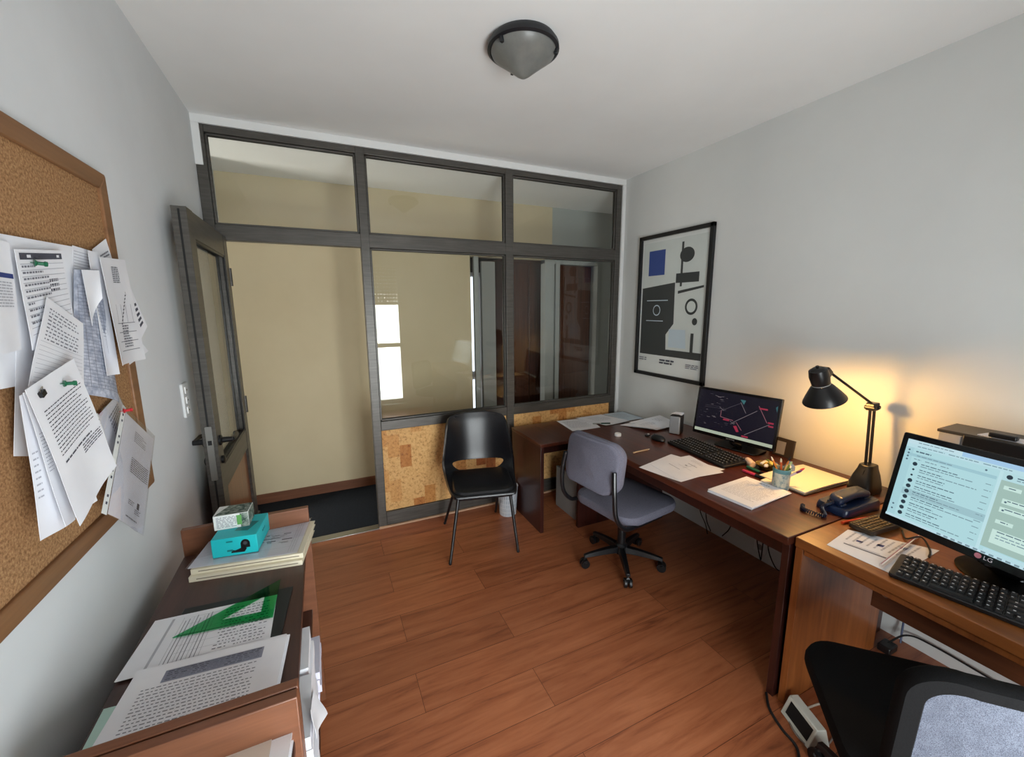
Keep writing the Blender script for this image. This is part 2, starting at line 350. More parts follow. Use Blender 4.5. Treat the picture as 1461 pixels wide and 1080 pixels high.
b = B(); b.box((0, 0, 0), (.03, .35, 2.0), M_DARKW); b.box((.75, 0, 0), (.78, .35, 2.0), M_DARKW); b.box((0, .33, 0), (.78, .35, 2.0), M_DARKW); b.build('side_panels', bk)
for k in range(5): B().box((.03, 0, .1 + k * .45), (.75, .33, .125 + k * .45), M_DARKW).build('shelf', bk)
w2 = struct(B().box((2.05, 1.455, 0), (2.19, 1.475, 1.95), M_WHITE).box((3.15, 1.455, 1.04), (3.30, 1.475, 1.70), M_WHITE).build('window_2', smooth=0))
M_FARW = mat('far_daylight', (235, 242, 250), .5, emit=(232, 242, 255), est=1.6)
for a, c in (((2.075, 1.445, .86), (2.165, 1.455, 1.90)), ((2.075, 1.445, .05), (2.165, 1.455, .76)), ((3.17, 1.445, 1.08), (3.28, 1.455, 1.66))): B().box(a, c, M_FARW).build('glass_pane', w2, smooth=0)
# glazed partition ---------------------------------------------------------------
P1, P2 = (.822, .877), (1.840, 1.900); JL, JR = (0.0, .052), (2.852, 2.902)
ZT0, ZT1, ZM0, ZM1, ZB, ZTOP = 1.955, 2.040, .722, .790, .112, 2.556
YF, YK = -.028, .028
b = B()
def bar(x0, x1, z0, z1, d=0): b.box((x0, YF - d, z0), (x1, YK + d, z1), M_FRAME)
bar(*JL, 0, ZTOP); bar(*P1, 0, ZTOP, .002); bar(*P2, 0, ZTOP, .002); bar(*JR, 0, ZTOP)
bar(JL[1], JR[0], ZTOP - .038, ZTOP); bar(JL[1], JR[0], ZT0, ZT1, .001)
bar(P1[1], P2[0], ZM0, ZM1); bar(P2[1], JR[0], ZM0, ZM1); bar(P1[1], P2[0], 0.012, ZB); bar(P2[1], JR[0], 0.012, ZB)
def bead(x0, x1, z0, z1, w=.012):
    for yy in (YF + .012, YK - .018):
        b.box((x0, yy, z0), (x0 + w, yy + .006, z1), M_FRAME); b.box((x1 - w, yy, z0), (x1, yy + .006, z1), M_FRAME)
        b.box((x0, yy, z0), (x1, yy + .006, z0 + w), M_FRAME); b.box((x0, yy, z1 - w), (x1, yy + .006, z1), M_FRAME)
panes = [(JL[1], P1[0], ZT1, ZTOP - .038), (P1[1], P2[0], ZT1, ZTOP - .038), (P2[1], JR[0], ZT1, ZTOP - .038), (P1[1], P2[0], ZM1, ZT0), (P2[1], JR[0], ZM1, ZT0)]
for q in panes: bead(*q)
part = struct(b.build('wall_partition', bevel=.004))
for x0, x1, z0, z1 in panes: B().box((x0 + .004, -.003, z0 + .004), (x1 - .004, .003, z1 - .004), M_GLASS).build('glass_pane', part, smooth=0)
for x0, x1 in ((P1[1], P2[0]), (P2[1], JR[0])): B().box((x0 + .002, -.012, ZB + .002), (x1 - .002, .012, ZM0 - .002), M_CORKT).build('cork_panel', part, smooth=0)
struct(B().box((0, YF - .012, ZTOP), (WX, YK, H_ROOM), M_WHITE).box((0, YF - .012, 2.345), (.036, YF, ZTOP), M_WHITE).box((JR[1], YF - .012, 0), (WX, YK, ZTOP), M_WHITE).build('trim_1', bevel=.002))
struct(B().box((P1[0], YF - .02, 0), (JR[1], YF, .013), mat('pale_strip', (196, 158, 128), .5)).build('trim_2', bevel=.002))
struct(B().box((JL[1], YF - .012, 0), (P1[0], YK, .006), M_CHROME).build('trim_3', bevel=.002))
# door leaf, standing open along the left wall
dr = B(); DX0, DX1, DY0, DY1, DZ = .047, .098, -.815, -.035, 1.972
dr.box((DX0, DY0, .012), (DX1, DY0 + .092, DZ), M_FRAME); dr.box((DX0, DY1 - .085, .012), (DX1, DY1, DZ), M_FRAME)
for za, zb in ((1.86, DZ - .001), (.75, .86), (.013, .13)): dr.box((DX0 + .002, DY0 + .0915, za), (DX1 - .002, DY1 - .0845, zb), M_FRAME)
dr.box((DX0 + .021, DY0 - .001, .02), (DX0 + .029, DY0 + .002, DZ - .01), M_BLACKM)
for k in range(2): dr.box((DX1 - .012, DY0 + .092, .86 if k == 0 else 1.848), (DX1 - .004, DY1 - .085, .872 if k == 0 else 1.86), M_BLACK)
dr.box((DX1 - .012, DY0 + .092, .86), (DX1 - .004, DY0 + .104, 1.86), M_BLACK); dr.box((DX1 - .012, DY1 - .097, .86), (DX1 - .004, DY1 - .085, 1.86), M_BLACK)
door = struct(dr.build('door_1', bevel=.004))
B().box((.069, DY0 + .09, .86), (.075, DY1 - .083, 1.862), M_GLASS).build('glass_pane', door, smooth=0)
B().box((.060, DY0 + .09, .13), (.084, DY1 - .083, .752), M_ORANGEP).build('door_panel', door, smooth=0)
B().prism(rrect(.024, .245, .004), -.003, .003, M_CHROME, Matrix.Translation(V((DX0 + DX1) / 2, DY0 - .003, .945)) @ Matrix.Rotation(radians(90), 4, 'X')).box((.066, DY0 - .0075, .985), (.080, DY0 - .002, 1.005), M_BLACK).build('lock_plate', door)
for sgn, x in ((1, DX1), (-1, DX0)):
    b = B(); b.lathe([(.024, 0), (.024, .008), (.013, .012), (.011, .05)], M_BLACK, (x, DY0 + .045, .99), (sgn, 0, 0), 16, True)
    b.tube(bez([(x + sgn * .048, DY0 + .045, .99), (x + sgn * .052, DY0 + .075, .99), (x + sgn * .050, DY0 + .135, .988), (x + sgn * .040, DY0 + .165, .986)], 4), .010, M_BLACK, 10)
    b.lathe([(.018, 0), (.018, .010), (.010, .014)], M_BLACK, (x, DY0 + .045, .90), (sgn, 0, 0), 14, True); b.build('door_handle', door)
b = B()
for zz in (.25, 1.0, 1.75): b.lathe([(.010, -.05), (.010, .05)], M_FRAME, (.098, -.036, zz), n=12, cap=True)
b.build('hinges', door)
# light switch on the left wall
sw = thing('light_switch', 'white wall switch plate with sockets beside the open door', 'light switch', (0, -.80, 1.19))
B().prism(rrect(.075, .145, .008), 0, .010, mat('switch_plate', (222, 224, 224), .4), Matrix.Rotation(radians(90), 4, 'Y') @ Matrix.Rotation(radians(90), 4, 'Z')).build('plate', sw, bevel=.002)
for k in (-1, 0, 1): B().prism(rrect(.032, .030, .004), .010, .0135, mat('switch_key', (236, 237, 236), .35), Matrix.Translation(V(0, 0, k * .043)) @ Matrix.Rotation(radians(90), 4, 'Y') @ Matrix.Rotation(radians(90), 4, 'Z')).lathe([(.004, .0132), (.004, .0142)], M_BLACKM, (0, 0, k * .043), (1, 0, 0), 10, True).build('switch_key', sw)
# ceiling lamp
LX, LY = 1.360, -1.290
cl = thing('ceiling_lamp', 'round ceiling lamp with dark rim and frosted cone glass', 'ceiling lamp', (LX, LY, H_ROOM))
M_RIM = mat('dark_rim', (20, 22, 27), .45)
B().lathe([(.02, 0), (.128, 0), (.141, -.018), (.142, -.032), (.132, -.038), (.124, -.030), (.02, -.026)], M_RIM, n=48).build('rim', cl)
M_FROST = noise_mat('frosted_glass', [(.3, (104, 105, 103)), (.7, (124, 125, 120))], (1, 1, 1), 12, 4, .35)
B().lathe([(.129, -.034), (.124, -.046), (.096, -.066), (.058, -.095), (.030, -.117), (.014, -.127), (.0, -.130)], M_FROST, n=48).build('glass_shade', cl)
for a in (60, 180, 300):
    B().box((-.006, -.004, 0), (.006, .010, .022), M_RIM).build('clip', cl, loc=(.125 * cos(radians(a + 25)), .125 * sin(radians(a + 25)), -.056), rot=(0, 0, radians(a - 65)), bevel=.002)
# framed print: a plain abstract stand-in
pic = thing('framed_picture', 'black framed abstract print hanging on the right wall', 'picture', (WX, -.60, 1.565))
PW, PH = .69, 1.085; RX = Matrix.Rotation(radians(-90), 4, 'Z') @ Matrix.Rotation(radians(90), 4, 'X')     # local x -> -y, local y -> z, local z -> -x
b = B()
for a, c in (((-PW / 2, -PH / 2, 0), (-PW / 2 + .028, PH / 2, .026)), ((PW / 2 - .028, -PH / 2, 0), (PW / 2, PH / 2, .026)), ((-PW / 2, PH / 2 - .028, 0), (PW / 2, PH / 2, .026)), ((-PW / 2, -PH / 2, 0), (PW / 2, -PH / 2 + .028, .026))): b.box(a, c, mat('picture_frame', (17, 18, 22), .35), RX)
b.build('frame', pic, bevel=.002)
b = B(); M_PRT = noise_mat('print_ground', [(.3, (196, 203, 200)), (.7, (206, 212, 208))], (1, 1, 1), 3, 3, .6); M_CHAR = mat('print_charcoal', (54, 58, 58), .6); M_PBL = mat('print_blue', (52, 74, 138), .6); M_PPALE = mat('print_pale_blue', (186, 202, 212), .6); M_PW = mat('print_margin', (216, 220, 218), .6)
iw, ih = PW - .05, PH - .05
b.box((-iw / 2, -ih / 2, .004), (iw / 2, ih / 2, .008), M_PW, RX)
lay = [.0084]
def shape(pts, M): lay[0] += .0003; b.add([RX @ V((x - .5) * iw, (.5 - y) * ih, lay[0]) for x, y in pts], [tuple(range(len(pts)))[::-1]], M)
def disc(cx, cy, rx, ry, M, a0=0, a1=360): shape([(cx + rx * cos(radians(a0 + (a1 - a0) * i / 30)), cy + ry * sin(radians(a0 + (a1 - a0) * i / 30))) for i in range(31)], M)
shape([(.03, .03), (.97, .03), (.97, .86), (.03, .86)], M_PRT)
shape([(.03, .36), (.55, .33), (.56, .62), (.45, .70), (.46, .81), (.97, .81), (.97, .86), (.03, .86)], M_CHAR)
shape([(.12, .09), (.38, .09), (.38, .27), (.12, .27)], M_PBL); shape([(.62, .06), (.65, .06), (.65, .36), (.62, .36)], M_CHAR)
disc(.70, .15, .10, .050, M_CHAR); shape([(.56, .27), (.88, .27), (.88, .335), (.56, .335)], M_CHAR); shape([(.60, .39), (.95, .36), (.95, .375), (.60, .41)], M_CHAR)
disc(.80, .50, .085, .055, M_CHAR); disc(.80, .50, .06, .038, M_PRT); disc(.86, .60, .035, .024, M_CHAR)
shape([(.50, .66), (.74, .66), (.76, .79), (.50, .79)], M_PPALE); shape([(.82, .68), (.86, .68), (.86, .81), (.82, .81)], M_CHAR)
shape([(.12, .45), (.46, .45), (.46, .456), (.12, .456)], M_PPALE); shape([(.12, .60), (.40, .60), (.40, .606), (.12, .606)], M_PPALE); disc(.29, .525, .060, .040, M_PPALE); disc(.29, .525, .050, .032, M_CHAR)
for u0, v0, u1, v1, M in text_lines(5, .03, .885, .16, .915, 2, M_INK) + text_lines(6, .38, .885, .62, .925, 2, M_INKD, .6) + text_lines(7, .78, .895, .96, .93, 3, M_INK): shape([(u0, v0), (u1, v0), (u1, v1), (u0, v1)], M)
b.build('print', pic, smooth=0)
# ================================================================ CORKBOARD AND PINNED PAPERS
BY0, BY1, BZ0, BZ1 = -2.75, -1.290, 1.015, 1.948
cb = thing('corkboard', 'large cork pinboard in a brown wooden frame on the left wall', 'pinboard', (0, (BY0 + BY1) / 2, (BZ0 + BZ1) / 2))
hy, hz = (BY1 - BY0) / 2, (BZ1 - BZ0) / 2
B().box((0, -hy + .01, -hz + .01), (.012, hy - .01, hz - .01), M_CORK).build('cork_panel', cb, smooth=0)
fw_ = .046
b = B(); b.prism([(-hy, hz), (hy, hz), (hy - fw_, hz - fw_), (-hy + fw_, hz - fw_)], 0, .020, M_FRAMEW, Matrix.Rotation(radians(90), 4, 'Y') @ Matrix.Rotation(radians(90), 4, 'Z'))
b.prism([(-hy, -hz), (-hy + fw_, -hz + fw_), (hy - fw_, -hz + fw_), (hy, -hz)], 0, .020, M_FRAMEW, Matrix.Rotation(radians(90), 4, 'Y') @ Matrix.Rotation(radians(90), 4, 'Z'))
for s in (1, -1): b.prism([(s * hy, -hz), (s * hy, hz), (s * (hy - fw_), hz - fw_), (s * (hy - fw_), -hz + fw_)][::s], 0, .020, M_FRAMEW, Matrix.Rotation(radians(90), 4, 'Y') @ Matrix.Rotation(radians(90), 4, 'Z'))
b.build('frame', cb, bevel=.003)
GP = 'papers pinned to the corkboard'
def pinned(label, P, marks=(), **k): return sheet('pinned_paper', label, 'paper', P, marks, GP, **k)
pinned('largest white sheet, pinned flat behind the form with the black header', [(.0225, -1.885, 1.704), (.0225, -1.552, 1.717), (.026, -1.65, 1.419), (.026, -1.948, 1.432)], text_lines(1, .80, .42, .94, .62, 7, M_INKL, .5), wave=.0008, seed=1)
pinned('white page with a blue bar at the left edge of the photo', [(.030, -1.942, 1.698), (.030, -1.801, 1.692), (.05, -1.861, 1.496), (.05, -1.977, 1.491)], [(.02, .30, .98, .345, M_NAVY)] + text_lines(2, .30, .38, .92, .62, 9, M_INKL), wave=.004, seed=2)
hd = [(.06, .035, .96, .105, M_INKD), (.20, .055, .28, .085, M_PAPER), (.84, .055, .92, .085, M_PAPER)]
pinned('form with a black header band, pinned above the large letter', [(.038, -1.808, 1.68), (.038, -1.643, 1.697), (.044, -1.663, 1.524), (.050, -1.845, 1.492)],
       hd + rules(.05, .15, .97, .86, 11, M_INKL, .007) + text_lines(3, .07, .165, .6, .80, 10, M_INK, .32, .9, (.02, .06)) + text_lines(31, .60, .33, .80, .50, 3, M_INKD, .6, .3, (.02, .05)), wave=.002, seed=3)
pinned('tilted sheet of handwritten notes overlapping the black-header form', [(.052, -1.766, 1.593), (.050, -1.639, 1.536), (.055, -1.701, 1.385), (.060, -1.899, 1.432)],
       text_lines(4, .10, .10, .85, .50, 9, M_INK, .35, .6, (.02, .09), .03) + rules(.04, .5, .96, .95, 9, M_INKL, .004), wave=.002, seed=4)
pinned('narrow white sheet mostly hidden behind the handwritten notes and large letter', [(.0245, -1.801, 1.584), (.0245, -1.734, 1.585), (.030, -1.844, 1.287), (.030, -1.91, 1.309)], seed=5)
LT = text_lines(6, .13, .19, .93, .54, 13, M_INKD, .26, .18, (.02, .07), .012)
pinned('back page hanging lowest under the large pinned letter', [(.062, -1.927, 1.42), (.060, -1.807, 1.433), (.066, -1.844, 1.146), (.066, -1.953, 1.159)], text_lines(61, .06, .4, .2, .75, 8, M_INKL, .25), wave=.003, seed=6)
pinned('middle page fanning out under the large pinned letter', [(.068, -1.93, 1.425), (.066, -1.812, 1.434), (.082, -1.802, 1.164), (.082, -1.926, 1.167)], text_lines(62, .05, .3, .2, .6, 12, M_INKL, .25), wave=.003, seed=7)
pinned('large typed letter curling off the corkboard with a green pin', [(.075, -1.938, 1.431), (.073, -1.763, 1.467), (.105, -1.745, 1.219), (.105, -1.931, 1.165)],
       LT + text_lines(63, .55, .60, .97, .68, 4, M_INKD, .4, .3) + text_lines(64, .15, .57, .8, .60, 1, M_INKD, .4), wave=.004, seed=8)
pinned('grey printed table sheet rolled into a cone beside the site plan', [(.036, -1.600, 1.66), (.050, -1.515, 1.668), (.056, -1.505, 1.322), (.042, -1.67, 1.38)], rules(.08, .12, .92, .93, 30, M_INK, .003) + cols(.1, .12, .92, .93, 6, M_INK, .008), M=M_PAPERG, curl=-.02, wave=.003, seed=9)
pinned('white sheet end folded around the grey printed cone', [(.050, -1.602, 1.660), (.056, -1.532, 1.664), (.058, -1.560, 1.595), (.052, -1.618, 1.53)], curl=.006, seed=10)
pinned('small patterned sheet behind the cone at the top', [(.0225, -1.552, 1.72), (.0225, -1.467, 1.718), (.026, -1.538, 1.466), (.026, -1.642, 1.475)], rules(.05, .05, .95, .4, 12, M_INKL, .006), seed=11)
pinned('triangular corner of a sheet sticking out above the site plan', [(.022, -1.453, 1.723), (.022, -1.362, 1.763), (.026, -1.334, 1.651), (.026, -1.459, 1.626)], text_lines(12, .2, .25, .9, .4, 2, M_INK), seed=12)
pinned('blank curled sheet edge between the cone and the site plan', [(.040, -1.528, 1.712), (.036, -1.455, 1.716), (.052, -1.520, 1.40), (.050, -1.585, 1.405)], curl=.006, seed=17)
R_ = random.Random(9); pl = []; uu_, vv_ = .42, .62
for i in range(9): pl.append((uu_, vv_ - .034 * i, uu_ + .045, vv_ - .034 * i + .012, M_INKD)); pl.append((uu_ + .036, vv_ - .034 * i - .03, uu_ + .046, vv_ - .034 * i + .012, M_INKD)); uu_ += .036
pinned('site plan drawing curling off the right side of the corkboard', [(.050, -1.50, 1.700), (.038, -1.306, 1.712), (.050, -1.345, 1.42), (.075, -1.58, 1.427)],
       text_lines(13, .35, .08, .62, .24, 9, M_INK, .6, .1, (.05, .12)) + pl + rules(.25, .62, .9, .88, 3, M_INK, .006) + cols(.3, .44, .86, .62, 3, M_INK, .008) + text_lines(14, .42, .64, .72, .86, 9, M_INK, .6, .3), curl=.012, seed=13)
pinned('strip with bold dots leaning right past the board edge', [(.024, -1.297, 1.67), (.024, -1.264, 1.652), (.05, -1.252, 1.515), (.05, -1.339, 1.468)], [(.45, .45 + .09 * i, .80, .45 + .09 * i + .05, M_INKD) for i in range(5)], seed=14)
pinned('blank pointed sheet tip below the strip with bold dots', [(.024, -1.359, 1.551), (.024, -1.301, 1.508), (.048, -1.268, 1.438), (.045, -1.411, 1.413)], seed=15)
pinned('white sheet edge at the left border above the lower one', [(.024, -2.06, 1.40), (.024, -1.972, 1.311), (.04, -1.987, 1.28), (.04, -2.044, 1.243)], seed=18)
pinned('lowest white sheet edge at the left border of the photo', [(.024, -2.06, 1.293), (.024, -1.993, 1.233), (.04, -2.017, 1.162), (.04, -2.089, 1.141)], seed=19)
def sleeve(label, P, marks, holes=True, seed=0):
    P = [Vector(p) for p in P]; c = sum(P, Vector()) / 4
    r = thing('plastic_sleeve', label, 'plastic sleeve', c, 0, 'punched sleeves pinned to the corkboard'); Q = [p - c for p in P]
    N = (Q[3] - Q[0]).cross(Q[1] - Q[0]).normalized()
    def g(u0, u1, v0, v1, off): return lambda u, v: Q[0].lerp(Q[1], u0 + (u1 - u0) * u).lerp(Q[3].lerp(Q[2], u0 + (u1 - u0) * u), v0 + (v1 - v0) * v) + N * (off + .004 * sin((u0 + (u1 - u0) * u) * 5) * v)
    b = B().slab(g(.11, .985, .04, .985, 0), 8, 10, .0007, M_PAPER); b.marks(marks); b.build('letter', r)
    B().slab(g(.08, 1, 0, 1, .0022), 8, 10, .0005, M_SLEEVE).build('film', r)
    b = B().slab(g(0, .085, 0, 1, .001), 2, 10, .0008, mat('sleeve_edge', (222, 224, 222), .4)); b.marks([(.32, v, .68, v + .022, M_INKD) for v in (.08, .14, .30, .36, .62, .68, .84, .90)]); b.build('punched_strip', r)
    return r
sleeve('clear plastic sleeve behind the front sleeve, half hidden', [(.024, -1.595, 1.31), (.024, -1.454, 1.341), (.026, -1.408, 1.266), (.026, -1.563, 1.136)], text_lines(20, .3, .2, .8, .8, 8, M_INK))
sleeve('clear plastic sleeve with a letter hanging over the lower right board corner', [(.045, -1.499, 1.314), (.050, -1.335, 1.178), (.07, -1.572, .963), (.052, -1.719, 1.103)],
       text_lines(21, .35, .10, .75, .22, 6, M_INK, .4, .4) + text_lines(22, .35, .38, .95, .54, 8, M_INKD, .4, .1) + text_lines(23, .42, .78, .62, .83, 3, M_INK) + [(.72, .76, .80, .82, M_INKD)] + text_lines(24, .66, .83, .86, .88, 3, M_INK) + text_lines(25, .4, .93, .9, .955, 1, M_INK))
def pin(label, p, d, M):
    p = Vector(p); d = Vector(d).normalized(); o = B().lathe([(.0008, 0), (.0008, .008), (.0065, .0085), (.006, .011), (.0036, .013), (.0036, .021), (.0052, .023), (.0048, .0265)], M, (0, 0, 0), d, 14, True).build('push_pin', loc=p)
    return tag(o, label, 'push pin', 'push pins on the corkboard')
M_PGREEN = mat('pin_green', (24, 96, 66), .3); M_PRED = mat('pin_red', (186, 36, 46), .3)
pin('green push pin at the top of the large typed letter', (.074, -1.838, 1.425), (1, .8, -.1), M_PGREEN)
pin('green push pin on the form with the black header', (.037, -1.772, 1.660), (1, .7, -.1), M_PGREEN)
pin('red push pin at the top of the front plastic sleeve', (.044, -1.520, 1.300), (1, .7, .0), M_PRED)
clp = tag(B().box((0, -.007, -.005), (.006, .007, .005), M_BLACK).tube([(.003, -.004, .004), (.005, -.005, .012), (.005, .005, .012), (.003, .004, .004)], .0008, M_CHROME, 6).build('binder_clip', loc=(.078, -1.905, 1.418), rot=(radians(25), 0, 0), bevel=.002), 'small black clip at the upper left of the large typed letter', 'clip')
# ================================================================ LOW BOOKCASES ALONG THE LEFT WALL
TOPZ = .745
def bookcase(label, y0, y1, near_panel):
    x0, x1 = .07, .445; r = thing('bookcase', label, 'bookcase', ((x0 + x1) / 2, (y0 + y1) / 2, 0), 0, 'low bookcases along the left wall'); o = Vector(r.location)
    def bx(nm, a, c, M, bev=.002): return B().box(Vector(a) - o, Vector(c) - o, M).build(nm, r, bevel=bev)
    bx('side_panel', (x0, y1 - .022, 0), (x1 + .008, y1, .838), M_SHELFP)
    if near_panel: bx('side_panel', (x0, y0, 0), (x1 + .008, y0 + .022, .838), M_ORANGEP if False else M_SHELFP)
    bx('top', (x0, y0 + .022, TOPZ - .022), (x1 - .004, y1 - .022, TOPZ), M_DARKW)
    bx('back_panel', (x0, y0 + .022, .05), (x0 + .012, y1 - .022, TOPZ - .022), M_DARKW)
    bx('shelf', (x0 + .012, y0 + .022, .40), (x1 - .01, y1 - .022, .42), M_DARKW); bx('shelf', (x0 + .012, y0 + .022, .06), (x1 - .01, y1 - .022, .08), M_DARKW); bx('plinth', (x0 + .02, y0 + .022, 0), (x1 - .03, y1 - .022, .06), M_DARKW)
    return r
bookcase('low dark bookcase topped by the teal box and plan sheets', -2.118, -1.288, True)
bookcase('low bookcase nearest the camera, cut by the bottom of the photo', -2.96, -2.122, False)
SX = .26
# papers that stick out of the shelf fronts
def stack(name, label, cat, c, w, d, h, rz, n, group=None, M=None, jit=.004, seed=0, marks=(), top=None, taper=0):
    """a pile of n loose layers, each slightly out of line"""
    R = random.Random(seed); r = thing(name, label, cat, c, rz, group)
    for i in range(n):
        t = h / n; dx, dy, a = R.uniform(-jit, jit), R.uniform(-jit, jit), R.uniform(-.02, .02) * (jit / .004)
        f = (lambda q: (lambda u, v: Matrix.Rotation(q[2], 3, 'Z') @ V((u - .5) * w + q[0], (.5 - v) * d + q[1], q[3])))((dx, dy, a if i < n - 1 else 0, t * (i + .5)))
        b = B().slab(f, 2, 2, t * .94, (top if top and i == n - 1 else M or M_PAPER))
        if i == n - 1: b.marks(marks, .0004)
        b.build('sheets' if n > 1 else 'sheet', r)
    return r
GS = 'paper piles sticking out of the bookcase'
stack('paper_pile', 'small white pile sticking out of the bookcase shelf furthest from the camera', 'papers', (.307, -1.825, .42), .30, .15, .262, 0, 6, GS, jit=.004, seed=41)
stack('paper_pile', 'tall white pile sticking out of the bookcase shelf in the middle', 'papers', (.309, -1.995, .42), .30, .17, .255, 0, 8, GS, jit=.005, seed=42)
stack('paper_pile', 'low lilac pile jutting furthest out of the bookcase shelf', 'papers', (.343, -1.665, .42), .25, .15, .10, 0, 4, GS, jit=.006, seed=43, M=mat('lilac_paper', (208, 208, 224), .85))
sheet('loose_paper', 'loose folded sheet dangling from the near end of the shelf pile', 'paper', [(.4635, -2.05, .705), (.4645, -1.95, .66), (.485, -1.93, .56), (.470, -2.085, .665)], (), None, wave=.004, seed=44)
stack('paper_pile', 'white pile sticking out at the bottom of the near bookcase', 'papers', (.305, -2.26, .42), .31, .20, .20, 0, 6, GS, jit=.008, seed=45)
stack('paper_pile', 'white pile on the lowest shelf sticking out under the dangling sheet', 'papers', (.310, -1.95, .08), .31, .22, .22, 0, 6, GS, jit=.008, seed=46)
# --- things on top of the far bookcase
Z0 = TOPZ
M_CREAM = mat('cream_board', (222, 214, 190), .6); M_CREAMD = mat('cream_slot', (120, 108, 92), .7)
GB = 'cream binders stacked on the bookcase'
def binder(label, z, y, x, rz):
    r = thing('binder', label, 'binder', (x, y, z), rz, GB); w, d = .315, .215
    b = B(); b.box((-w / 2, -d / 2, 0), (w / 2, d / 2, .0028), M_CREAM); b.box((-w / 2, -d / 2, .0142), (w / 2, d / 2, .017), M_CREAM); b.build('cover', r, bevel=.001)
    B().box((-w / 2, -d / 2 - .0025, 0), (w / 2, -d / 2, .017), M_CREAM).box((-w / 2 + .02, -d / 2 - .0032, .0072), (w / 2 - .012, -d / 2 - .0024, .0098), M_CREAMD).build('spine', r, bevel=.0012)
    B().box((-w / 2 + .006, -d / 2 + .004, .0028), (w / 2 - .008, d / 2 - .006, .0142), M_PAPER).build('sheets', r)
    return r
binder('lower cream binder, flush with the bookcase top', Z0, -1.399, .296, radians(-9))
binder('upper cream binder directly under the plastic sleeve', Z0 + .0175, -1.387, .300, radians(-9))
r = thing('plastic_sleeve', 'clear sleeve with a line drawing lying under the teal box', 'plastic sleeve', (.288, -1.376, Z0 + .0352), radians(-9)); w, d = .315, .235
fs = lambda dz, k=1: (lambda u, v: V((u - .5) * w * k, (.5 - v) * d * k, dz + .001 * sin(u * 7)))
R_ = random.Random(4); dm = []
for i in range(16): u = R_.uniform(.55, .8); v = R_.uniform(.35, .7); dm.append((u, v, u + R_.uniform(.01, .12), v + R_.uniform(.004, .03), M_INK))
b = B().slab(fs(.001, .97), 6, 6, .0007, M_PAPERG if False else M_PAPER); b.marks(dm + rules(.05, .2, .95, .8, 4, M_INKL, .003) + cols(.9, .05, .95, .95, 2, M_INKL, .003)); b.build('drawing', r)
B().slab(fs(.0032), 6, 6, .0005, M_SLEEVE).build('film', r)
M_TEAL = noise_mat('teal_card', [(.3, (22, 176, 184)), (.7, (30, 190, 196))], (1, 1, 1), 6, 2, .45)
M_TEALD = mat('teal_card_dark', (16, 120, 122), .45)
r = thing('webcam_box', 'teal cardboard box printed with a small black webcam', 'box', (.252, -1.375, Z0 + .0395), radians(-7)); w, d, h = .128, .150, .062
B().box((-w / 2, -d / 2, 0), (w / 2, d / 2, h), M_TEAL).build('carton', r, bevel=.0015)
b = B(); lay_ = [-d / 2 - .0003]
def fr(pts, M): lay_[0] -= .0002; b.add([V(x, lay_[0], z) for x, z in pts], [tuple(range(len(pts)))], M)
fr([(.030 + .013 * cos(a) , .036 + .015 * sin(a)) for a in [2 * pi * i / 20 for i in range(20)]], M_BLACK); fr([(.017, .022), (.043, .022), (.043, .040), (.017, .040)], M_BLACK)
fr([(-.012, .010), (.026, .008), (.034, .020), (.020, .024), (.0, .017), (-.008, .020)], M_BLACK); fr([(.030 + .006 * cos(a), .038 + .006 * sin(a)) for a in [2 * pi * i / 14 for i in range(14)]], mat('lens_grey', (70, 74, 80), .3))
b.build('printed_camera', r, smooth=0); b = B()
fr([(-.022, .022), (-.006, .022), (-.006, .016), (-.022, .016)][::-1], M_TEALD); fr([(-.022, .052), (-.004, .052), (-.004, .047), (-.022, .047)][::-1], M_TEALD)
b.build('printed_text', r, smooth=0)
def letters(txt, size, M, name='lettering', parent=None, X=None, font_x=1):
    cu = bpy.data.curves.new(name, 'FONT'); cu.body = txt; cu.size = size; cu.align_x = 'CENTER'; cu.align_y = 'CENTER'; cu.extrude = .0002
    tmp = bpy.data.objects.new('tmp', cu); COL.objects.link(tmp); dg = bpy.context.evaluated_depsgraph_get(); me = bpy.data.meshes.new_from_object(tmp.evaluated_get(dg)); bpy.data.objects.remove(tmp)
    me.materials.clear(); me.materials.append(M); o = bpy.data.objects.new(name, me); COL.objects.link(o); o.parent = parent
    if X is not None: o.matrix_local = X
    return o
letters('logitech', .011, M_TEALD, 'lettering', r, Matrix.Translation(V(w / 2 + .0004, .005, .040)) @ Matrix.Rotation(radians(90), 4, 'Z') @ Matrix.Rotation(radians(90), 4, 'X'))
b = B(); b.add([V(-.01, -.03, h + .0004), V(.03, -.04, h + .0004), V(.05, .02, h + .0004), V(.0, .03, h + .0004)], [(0, 1, 2, 3)], M_TEALD); b.build('printed_top', r, smooth=0)
r = thing('bulb_box', 'small white and green carton lying on the teal box', 'box', (.231, -1.345, Z0 + .0395 + .0625), radians(-4)); w, d, h = .100, .075, .050
M_DKG = noise_mat('dark_green_print', [(.4, (30, 62, 52)), (.6, (150, 160, 150))], (1, 1, 1), 60, 3, .5)
B().box((-w / 2, -d / 2, 0), (w / 2, d / 2, h), mat('white_carton', (226, 230, 228), .5)).build('carton', r, bevel=.0012)
b = B(); y = -d / 2 - .0004
def fr2(x0, z0, x1, z1, M, dy=0): b.add([V(x0, y - dy, z0), V(x1, y - dy, z0), V(x1, y - dy, z1), V(x0, y - dy, z1)], [(0, 1, 2, 3)], M)
fr2(.026, 0.001, .0495, .049, M_DKG); fr2(.016, .010, .030, .044, mat('leaf_green', (96, 160, 84), .5), .0002)
for u0, v0, u1, v1, M in text_lines(30, .08, .12, .66, .9, 9, M_INK, .4, .4, (.05, .16), .03): fr2(-w / 2 + u0 * w, h * (1 - v1), -w / 2 + u1 * w, h * (1 - v0), M, .0002)
